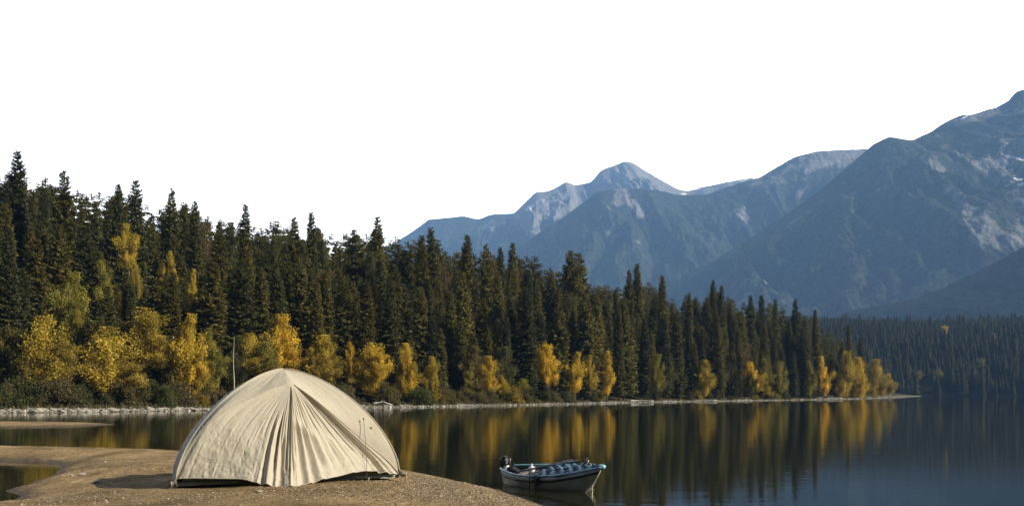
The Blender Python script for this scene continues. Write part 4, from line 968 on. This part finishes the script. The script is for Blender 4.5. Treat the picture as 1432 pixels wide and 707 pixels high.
# black lines hanging over the side into the water, and a tangle on the rail
def hang(u, v0, zend, label, sway):
    w = halfbeam(u); a = np.array([u * BLn, -w * .55, gun(u) + .06]); o = thing('rope', label, 'rope', tuple(BS + b2w(a))); off = b2w(a)
    pts_ = [a, np.array([u * BLn + .01, -w - .015, gun(u) + .035])]
    pw = [b2w(p) for p in pts_]; e = pw[-1] - bn * .02
    for t in np.linspace(.12, 1, 8): pw.append(np.array([e[0] + ba[0] * sway * math.sin(t * 5), e[1] + ba[1] * sway * math.sin(t * 5) - .01, lerp(e[2], zend, t)]))
    mb = MB(); mb.tube(np.array(pw) - off, .012, 6); mb.build('line', M_BLACK, o); return o, off
hang(.475, 0, -.15, 'thin black line hanging straight down the near side of the boat into the water', .004)
o, off = hang(.535, 0, -.15, 'thicker black rope with a tangle hanging down the near side of the boat', .02)
mb = MB(); u = .54; 
for k in range(5):
    c = np.array([u * BLn + random.uniform(-.06, .10), -halfbeam(u) - .03, gun(u) - .0 - .03 * k]); r_ = random.uniform(.035, .06)
    mb.tube(b2w(np.array([c + np.array([math.cos(a) * r_, -.012 * math.sin(a * 2), math.sin(a) * r_ * .8]) for a in np.linspace(0, 6.0, 14)])) - off, .008, 5)
mb.tube(b2w(np.array([[.54 * BLn, -halfbeam(.54) - .03, gun(.54) - .02], [.62 * BLn, -halfbeam(.62) - .02, gun(.62) + .01], [.72 * BLn, -halfbeam(.72) - .015, gun(.72) - .03], [.82 * BLn, -halfbeam(.82) - .01, gun(.82) + .01]])) - off, .007, 5)
mb.build('tangle', M_BLACK, o)
# mooring rope from the bow, with a loop drooping to the water
bw = b2w(np.array([.99 * BLn, -.02, gun(1.) - .03])) + BS
def wp(px, py, Y): return RAY(px, py, Y)
Yb = bw[1]; k1 = wp(828.3, 678.5, Yb - .02); k2 = G(818.6, 688, .0)
o = thing('mooring_rope', 'pale beige mooring rope slanting from the bow down into the water', 'rope', tuple(bw))
mb = MB(); mb.tube(np.array([bw, lerp(bw, k1, .5) + np.array([0, 0, -.01]), k1, k2, k2 + np.array([.06, -.05, -.12])]) - bw, .0085, 6)
k3 = G(827.8, 696, 0); mb.tube(np.array([k1, lerp(k1, k3, .5) + np.array([.005, 0, 0]), k3, k3 + np.array([.03, -.1, -.1])]) - bw, .0075, 6)
mb.build('line', simple('beige_rope', (.45, .38, .25), .85), o)
mb = MB(); mb.rbox(k1 - bw, (.03, .03, .03), p=2); mb.build('knot', simple('rope_knot', (.40, .34, .22), .9), o)

bg0 = BS + b2w(np.array([.085 * BLn, -.03, .20])); bag = thing('bag', 'dark soft bag slumped in the stern beside the outboard motor', 'bag', tuple(bg0))
M_BAG = simple('dark_bag_cloth', (.03, .032, .036), .85, .4, 14, bmp=.5)
mb = MB(); mb.rbox((0, 0, .05), (.20, .16, .13), M3, p=2.7); mb.rbox(ba * .10 + np.array([0, 0, .03]), (.14, .13, .09), M3, p=2.4); mb.build('body', M_BAG, bag)
mb = MB(); mb.tube([np.array([0, 0, .11]) - ba * .06, np.array([0, 0, .15]), np.array([0, 0, .11]) + ba * .06], .010, 6); mb.build('handle', M_BAG, bag)
# ------------------------------------------------------------------ the far wooded hill at the right
def hill_z(X, Y):
    X = np.asarray(X, float); Y = np.asarray(Y, float)
    sh = 575 + 18 * fbm(X * .008, 0 * X, 12, 3) - .06 * (X - 290)                      # its shoreline
    e = Y - sh
    crest = 61 + 6 * fbm(X * .006, Y * .006, 13, 3) + 8 * sstep(600, 1000, X) 
    crest = crest * sstep(-300, 240, X)
    z = np.where(e < 0, .1 * e, crest * (1 - np.exp(-np.maximum(e, 0) / 165.)) / (1 - math.exp(-2.2)))
    z = z + 5 * fbm(X * .012, Y * .012, 14, 4) * sstep(20, 160, e) - .0003 * np.clip(e - 340, 0, 1e9) ** 2
    return np.clip(z, -2.6, None), e
gx = np.arange(-400, 1400, 10.); gy = np.arange(510, 1220, 8.)
X, Y = np.meshgrid(gx, gy, indexing='ij'); Zh, E = hill_z(X.ravel(), Y.ravel())
m, nt, b = newmat('far_hill_floor'); nt.links.new(ramp(nt, [(.3, (.006, .007, .004)), (.7, (.014, .015, .008))], noise(nt, .03, 5, objco(nt))), b.inputs['Base Color']); b.inputs['Roughness'].default_value = .95; b.inputs['Specular IOR Level'].default_value = 0
struct(link('hill', mesh_np('hill', np.stack([X.ravel(), Y.ravel(), Zh], 1), grid_faces(len(gx), len(gy)), mat=m, smooth=True)), 'low wooded hill across the lake', 'hill')
FARY = [(1322, 485, 740, 5.5, 'brightest tiny yellow tree on the dark far hill'), (1377, 478, 780, 4, 'small yellow tree high on the far hill near the right frame edge'), (1387, 498, 690, 4, 'yellow tree midway down the far hill below a higher yellow one'),
        (1312, 529, 595, 4.6, 'yellow-green tree low on the far shore'), (1286, 528, 595, 4.2, 'dull yellow-green tree low on the far shore beside the point'), (1372, 524, 612, 4.5, 'olive tree low on the far shore near the right frame edge')]
# its wood: thousands of small spruces that read as one mass
r = np.random.default_rng(5); V0 = []; Q0 = []; K7 = 9
for k in range(9):                                    # nine ragged drooping tiers of boughs
    z1 = 16 * (1 - (k + .0) / 9.0) * .98 + .4; z0 = z1 - 3.4 - .10 * k; rad = .6 + 4.0 * ((k + 1) / 9.) ** .8; a0 = r.uniform(0, 6)
    n_ = len(V0)
    for j in range(2 * K7):
        a = a0 + j * math.pi / K7; rr = rad * (r.uniform(.8, 1.25) if j % 2 else r.uniform(.5, .75)); V0.append((math.cos(a) * rr, math.sin(a) * rr, max(.3, z0 + r.uniform(-.4, .4) + (0 if j % 2 else .5))))
    V0.append((0, 0, z1 + .8)); top_ = len(V0) - 1
    for j in range(0, 2 * K7, 2): Q0.append((top_, n_ + j, n_ + j + 1, n_ + (j + 2) % (2 * K7)))
V0 = np.array(V0); Q0 = np.array(Q0); v0 = r.random(len(V0))
Vx = []; n = 15000
X = RNG.uniform(40, 760, n); Y = RNG.uniform(530, 940, n); z, e = hill_z(X, Y); k = (e > .3) & (X / Y * F + CX > 1085) & (X / Y * F + CX < 1640)
hh = RNG.uniform(6, 12, n) * (1 + .35 * (RNG.random(n) > .93)); P = np.column_stack([X, Y, z - .3])[k]; hh = hh[k]
for (x, y, Y_, s, lab) in FARY:
    q = (np.abs(P[:, 0] - (x - CX) / F * Y_) < s * .75) & (P[:, 1] < Y_ + 2) & (P[:, 1] > Y_ - 60); q &= (HY - (P[:, 2] + hh - H) / P[:, 1] * F) < y + 4; P = P[~q]; hh = hh[~q]
o = link('far_wood', forest_mass('far_wood', P, hh, 6, (V0, Q0, v0), M_NEEDLE)); o.color = (.030, .030, .012, 1)
struct(o, 'far spruce wood covering the low hill across the lake', 'wood', 'stuff')
for i, (x, y, Y_, s, lab) in enumerate(FARY):
    X_ = (x - CX) / F * Y_; z, e = hill_z([X_], [Y_]); zz = float(z[0]); o = thing('aspen_tree', lab, 'aspen tree', (X_, Y_, zz))
    zt = H + (HY - y) / F * Y_ + s * .6
    cr = link('crown', ASPEN[i % 6], o, (0, 0, max(2, zt - zz - s * 1.2))); cr.scale = (s * .62, s * .62, s * 1.2); cr.color = (*HUE['Y' if i == 0 else 'y' if i < 3 else 'g'], 1)
    tr = link('trunk', ASPEN_TRUNK[0], o); tr.scale = (max(2.5, zt - zz),) * 3

# ------------------------------------------------------------------ mountains
def mat_mountain(name, forest, rockc):
    m, nt, b = newmat(name); co = objco(nt)
    n1 = noise(nt, .06, 3, co, .7); n2 = noise(nt, .008, 6, co)
    mp = N(nt, 'ShaderNodeMapping'); mp.inputs['Scale'].default_value = (1, 1, .22); nt.links.new(co, mp.inputs[0]); st = noise(nt, .03, 8, mp.outputs[0], .68)
    fo = ramp(nt, [(.3, tuple(c * .2 for c in forest)), (.7, tuple(c * 2.0 for c in forest))], n1)
    ro = ramp(nt, [(.3, tuple(c * .6 for c in rockc)), (.7, tuple(c * 1.35 for c in rockc))], mixc(nt, .6, n1, st))
    r_ = attr(nt, 'rock'); sn = attr(nt, 'snow')
    rf = maprange(nt, math_(nt, 'ADD', r_, math_(nt, 'MULTIPLY', math_(nt, 'SUBTRACT', mixc(nt, .3, st, n2), .5), 2.0)), .40, .62)
    c = mixc(nt, rf, fo, ro); sf = maprange(nt, math_(nt, 'ADD', sn, math_(nt, 'MULTIPLY', math_(nt, 'SUBTRACT', n2, .5), .8)), .45, .55)
    c = mixc(nt, sf, c, (.80, .80, .78)); nt.links.new(c, b.inputs['Base Color']); b.inputs['Roughness'].default_value = .95; b.inputs['Specular IOR Level'].default_value = .05
    bump(nt, b, n1, 1.0, 14.0); return m
def mountain(label, ridge_px, D, run, amp, rockb, snowb, base_rock, mat, seed, xs=1.0, power=1.05, nu=620, nv=170, dkm=None):
    rp = np.array(ridge_px, float)
    px = np.linspace(rp[0, 0], rp[-1, 0], nu); sp_ = np.linspace(0, 1, nu)
    ry = np.interp(px, rp[:, 0], rp[:, 1])
    ker = np.exp(-np.linspace(-2, 2, 13) ** 2); ker /= ker.sum(); pad = np.pad(ry, 6, mode='edge'); rs = np.convolve(pad, ker, 'valid')
    ry = lerp(ry, rs, .75) + 1.2 * fbm(px * .06, px * 0, seed, 4)
    X = (px - CX) / F * D; zr = H + (HY - ry) / F * D
    v = np.linspace(0, 1, nv); back = np.linspace(-.12, -.01, 8); vv = np.concatenate([back, v])
    Xg, Vg = np.meshgrid(X, vv, indexing='ij'); Zr = zr[:, None]
    Y = D - run * Vg
    vp = np.clip(Vg, 0, 1)
    prof = (1 - vp) ** power
    wob = fbm(Xg / 900 * xs, vp * 2.0, seed + 4, 3) * .8
    spur = ridged(Xg / 430 * xs + wob, vp * 1.1 + Xg / 2600, seed + 1, 4) - .68
    fine = ridged(Xg / 105 * xs + wob * 2, vp * 5 + Xg / 900, seed + 2, 4) - .66
    fine2 = fbm(Xg / 40 * xs, Y / 40, seed + 3, 3)
    env = np.minimum(1, vp * 5) * (1 - vp) ** .4
    Z = Zr * prof + env * amp * (spur * 1.0 + fine * .42 + fine2 * .06)
    lim = H + (Zr - H) * (Y / D) - (D * .0008 + vp * D * .002)
    Z = np.where((vp > .0) & (Vg > 0), np.minimum(Z, np.maximum(lim, -50)), Z)
    Z = np.where(Vg < 0, Zr * (1 + Vg * 1.6) , Z)
    Z = np.clip(Z, -2.5, None)
    ppx = CX + Xg / Y * F; ppy = HY - (Z - H) / Y * F
    rock = np.full(Z.shape, base_rock, float) if np.isscalar(base_rock) else base_rock(ppx, ppy, Z) + .06
    for (x, y, sx, sy, a, rot) in rockb:
        c, s_ = math.cos(rot), math.sin(rot); dx, dy = ppx - x, ppy - y
        rock += 1.25 * a * np.exp(-(((dx * c + dy * s_) / sx) ** 2 + ((-dx * s_ + dy * c) / sy) ** 2))
    rock += .40 * fbm(Xg / 90, Y / 160, seed + 7, 5) + .45 * fine
    snow = np.zeros(Z.shape)
    for (x, y, sx, sy, a, rot) in snowb:
        c, s_ = math.cos(rot), math.sin(rot); dx, dy = ppx - x, ppy - y
        snow += a * np.exp(-(((dx * c + dy * s_) / sx) ** 2 + ((-dx * s_ + dy * c) / sy) ** 2))
    me = mesh_np('mountain', np.stack([Xg.ravel(), Y.ravel(), Z.ravel()], 1), grid_faces(nu, len(vv)), mat=mat, smooth=True, attrs={'rock': rock.ravel(), 'snow': snow.ravel()})
    return struct(link('mountain', me), label, 'mountain')
FO, RO = (.030, .040, .026), (.26, .245, .225)
MM_ = mat_mountain('mountain_side', FO, RO)
mountain('farthest grey rocky ridge with a rounded summit', [(430, 420), (500, 380), (540, 345), (572, 327), (600, 306), (625, 304), (645, 302.5), (670, 306), (690, 299.5), (718, 298), (735, 281), (750, 268), (766, 268), (778, 262), (791, 253.5), (803, 259.5), (826, 255), (840, 238), (860, 231), (872, 226), (884, 227), (899, 236), (925, 252), (950, 266), (962, 267), (985, 261), (1020, 254), (1050, 248.5), (1090, 262), (1150, 300), (1230, 360)],
         5600, 2000, 400, [(735, 312, 26, 9, .8, .6), (683, 318, 8, 8, .7, .8), (760, 290, 30, 14, .5, -.4)], [(742, 289, 6, 2.4, 1.2, -.5), (760, 279.5, 2.2, 3.0, 1.1, 0), (738, 293, 6, 1.6, 1.0, -.3), (956, 271, 5, 1.6, 1.3, 0), (975, 265, 8, 1.1, 1.0, -.2), (1040, 252, 12, 1.2, 1.0, -.2)],
         lambda x, y, z: .12 + .75 * sstep(320, 268, y), MM_, 1)
mountain('dark blue forested mountain in the middle', [(600, 430), (690, 372), (716, 352), (760, 322), (800, 295), (836, 267), (850, 266), (872, 263.5), (905, 263.5), (925, 267), (950, 273), (985, 273), (1010, 264), (1035, 256), (1060, 249), (1090, 232), (1105, 222), (1120, 216), (1140, 212), (1180, 209.5), (1205, 208), (1240, 214), (1290, 250), (1360, 310)],
         4200, 1500, 280, [(868, 276, 9, 14, .75, .3), (889, 290, 16, 6, .8, .75), (1043, 300, 22, 14, .55, -.5), (1070, 250, 30, 14, .4, 0), (1185, 222, 22, 10, .6, 0), (1130, 235, 20, 16, .35, 0)], [], lambda x, y, z: .10 + .25 * sstep(250, 212, y), MM_, 30)
MM_ = mat_mountain('big_mountain_side', FO, (.20, .19, .175))
mountain('huge blue mountain rising to the right frame edge', [(830, 470), (890, 430), (945, 393), (1000, 363), (1060, 326), (1110, 293), (1150, 262), (1180, 238), (1205, 216), (1222, 201), (1243, 190.5), (1258, 193.5), (1278, 196), (1300, 185), (1322, 171), (1345, 160.5), (1358, 160), (1375, 155), (1392, 151), (1410, 141), (1421, 128), (1430, 124.5), (1450, 123), (1500, 121), (1580, 140), (1700, 200), (1800, 260)],
         3200, 1350, 260, [(1385, 240, 46, 18, .50, .5), (1352, 290, 34, 12, .55, .75), (1375, 322, 26, 22, .55, .7), (1300, 228, 20, 5, .5, .5), (1410, 215, 30, 30, .35, 0), (1190, 272, 12, 5, .35, -.3), (1230, 266, 14, 4, .3, -.5), (1350, 170, 60, 10, .3, -.3), (1425, 330, 20, 40, .35, .3)],
         [(1413, 219.5, 9, 1.8, 1.3, .15), (1430, 222, 8, 2.5, 1.2, .1), (1424, 250, 8, 2.0, 1.2, .1), (1426, 258, 4, 2.2, 1.1, 0), (1349, 164, 8, 1.4, 1.1, -.5)], lambda x, y, z: .13 + .18 * sstep(230, 150, y), MM_, 60, nu=760, nv=200)
mountain('dark blue foothill at the lower right', [(1090, 470), (1190, 434), (1245, 424), (1280, 417), (1320, 402), (1360, 383), (1400, 362), (1432, 345), (1480, 322), (1560, 300), (1680, 330)],
         1900, 700, 90, [], [], .02, mat_mountain('foothill_wood', (.007, .011, .010), RO), 90, nu=360, nv=110)

# ------------------------------------------------------------------ the air
HAZE_DENSITY, HAZE_COLOR = 1.55e-4, (.30, .56, 1.0)
m = bpy.data.materials.new('haze'); m.use_nodes = True; nt = m.node_tree; nt.nodes.clear()
out_ = nt.nodes.new('ShaderNodeOutputMaterial'); pv = nt.nodes.new('ShaderNodeVolumePrincipled')
pv.inputs['Color'].default_value = (*HAZE_COLOR, 1); pv.inputs['Density'].default_value = HAZE_DENSITY; pv.inputs['Anisotropy'].default_value = 0.0
nt.links.new(pv.outputs[0], out_.inputs['Volume'])
x0, x1, y0, y1, z0, z1 = -8900, 8900, -1400, 5900, -4, 1340
me = mesh_np('haze', [(x0, y0, z0), (x1, y0, z0), (x1, y1, z0), (x0, y1, z0), (x0, y0, z1), (x1, y0, z1), (x1, y1, z1), (x0, y1, z1)], [(3, 2, 1, 0), (4, 5, 6, 7), (0, 1, 5, 4), (1, 2, 6, 5), (2, 3, 7, 6), (3, 0, 4, 7)], mat=m)
struct(link('haze', me), 'thin blue air between the lake and the mountains', 'haze', 'stuff')

# added ring of unseen hills, left and behind, to block low sky light
az = np.radians(np.concatenate([np.linspace(-42, -178, 70), np.linspace(-181, -235, 24)])); rv = np.linspace(0, 1, 24)
A2, R2 = np.meshgrid(az, rv, indexing='ij'); R_ = 420 + 820 * R2
hgt = 430 * (.75 + .35 * fbm(A2 * 3, A2 * 0, 77, 3)) * sstep(-38, -62, np.degrees(A2)) * sstep(-240, -200, np.degrees(A2))
Z = -2 + hgt * R2 ** .9 + 30 * R2 * fbm(A2 * 14, R2 * 6, 78, 4)
struct(link('hill', mesh_np('hill', np.stack([(R_ * np.sin(A2)).ravel(), (R_ * np.cos(A2)).ravel(), Z.ravel()], 1), grid_faces(len(az), 24), mat=bpy.data.materials['far_hill_floor'], smooth=True)), 'added dark hill ring outside the view that blocks low sky light', 'hill')
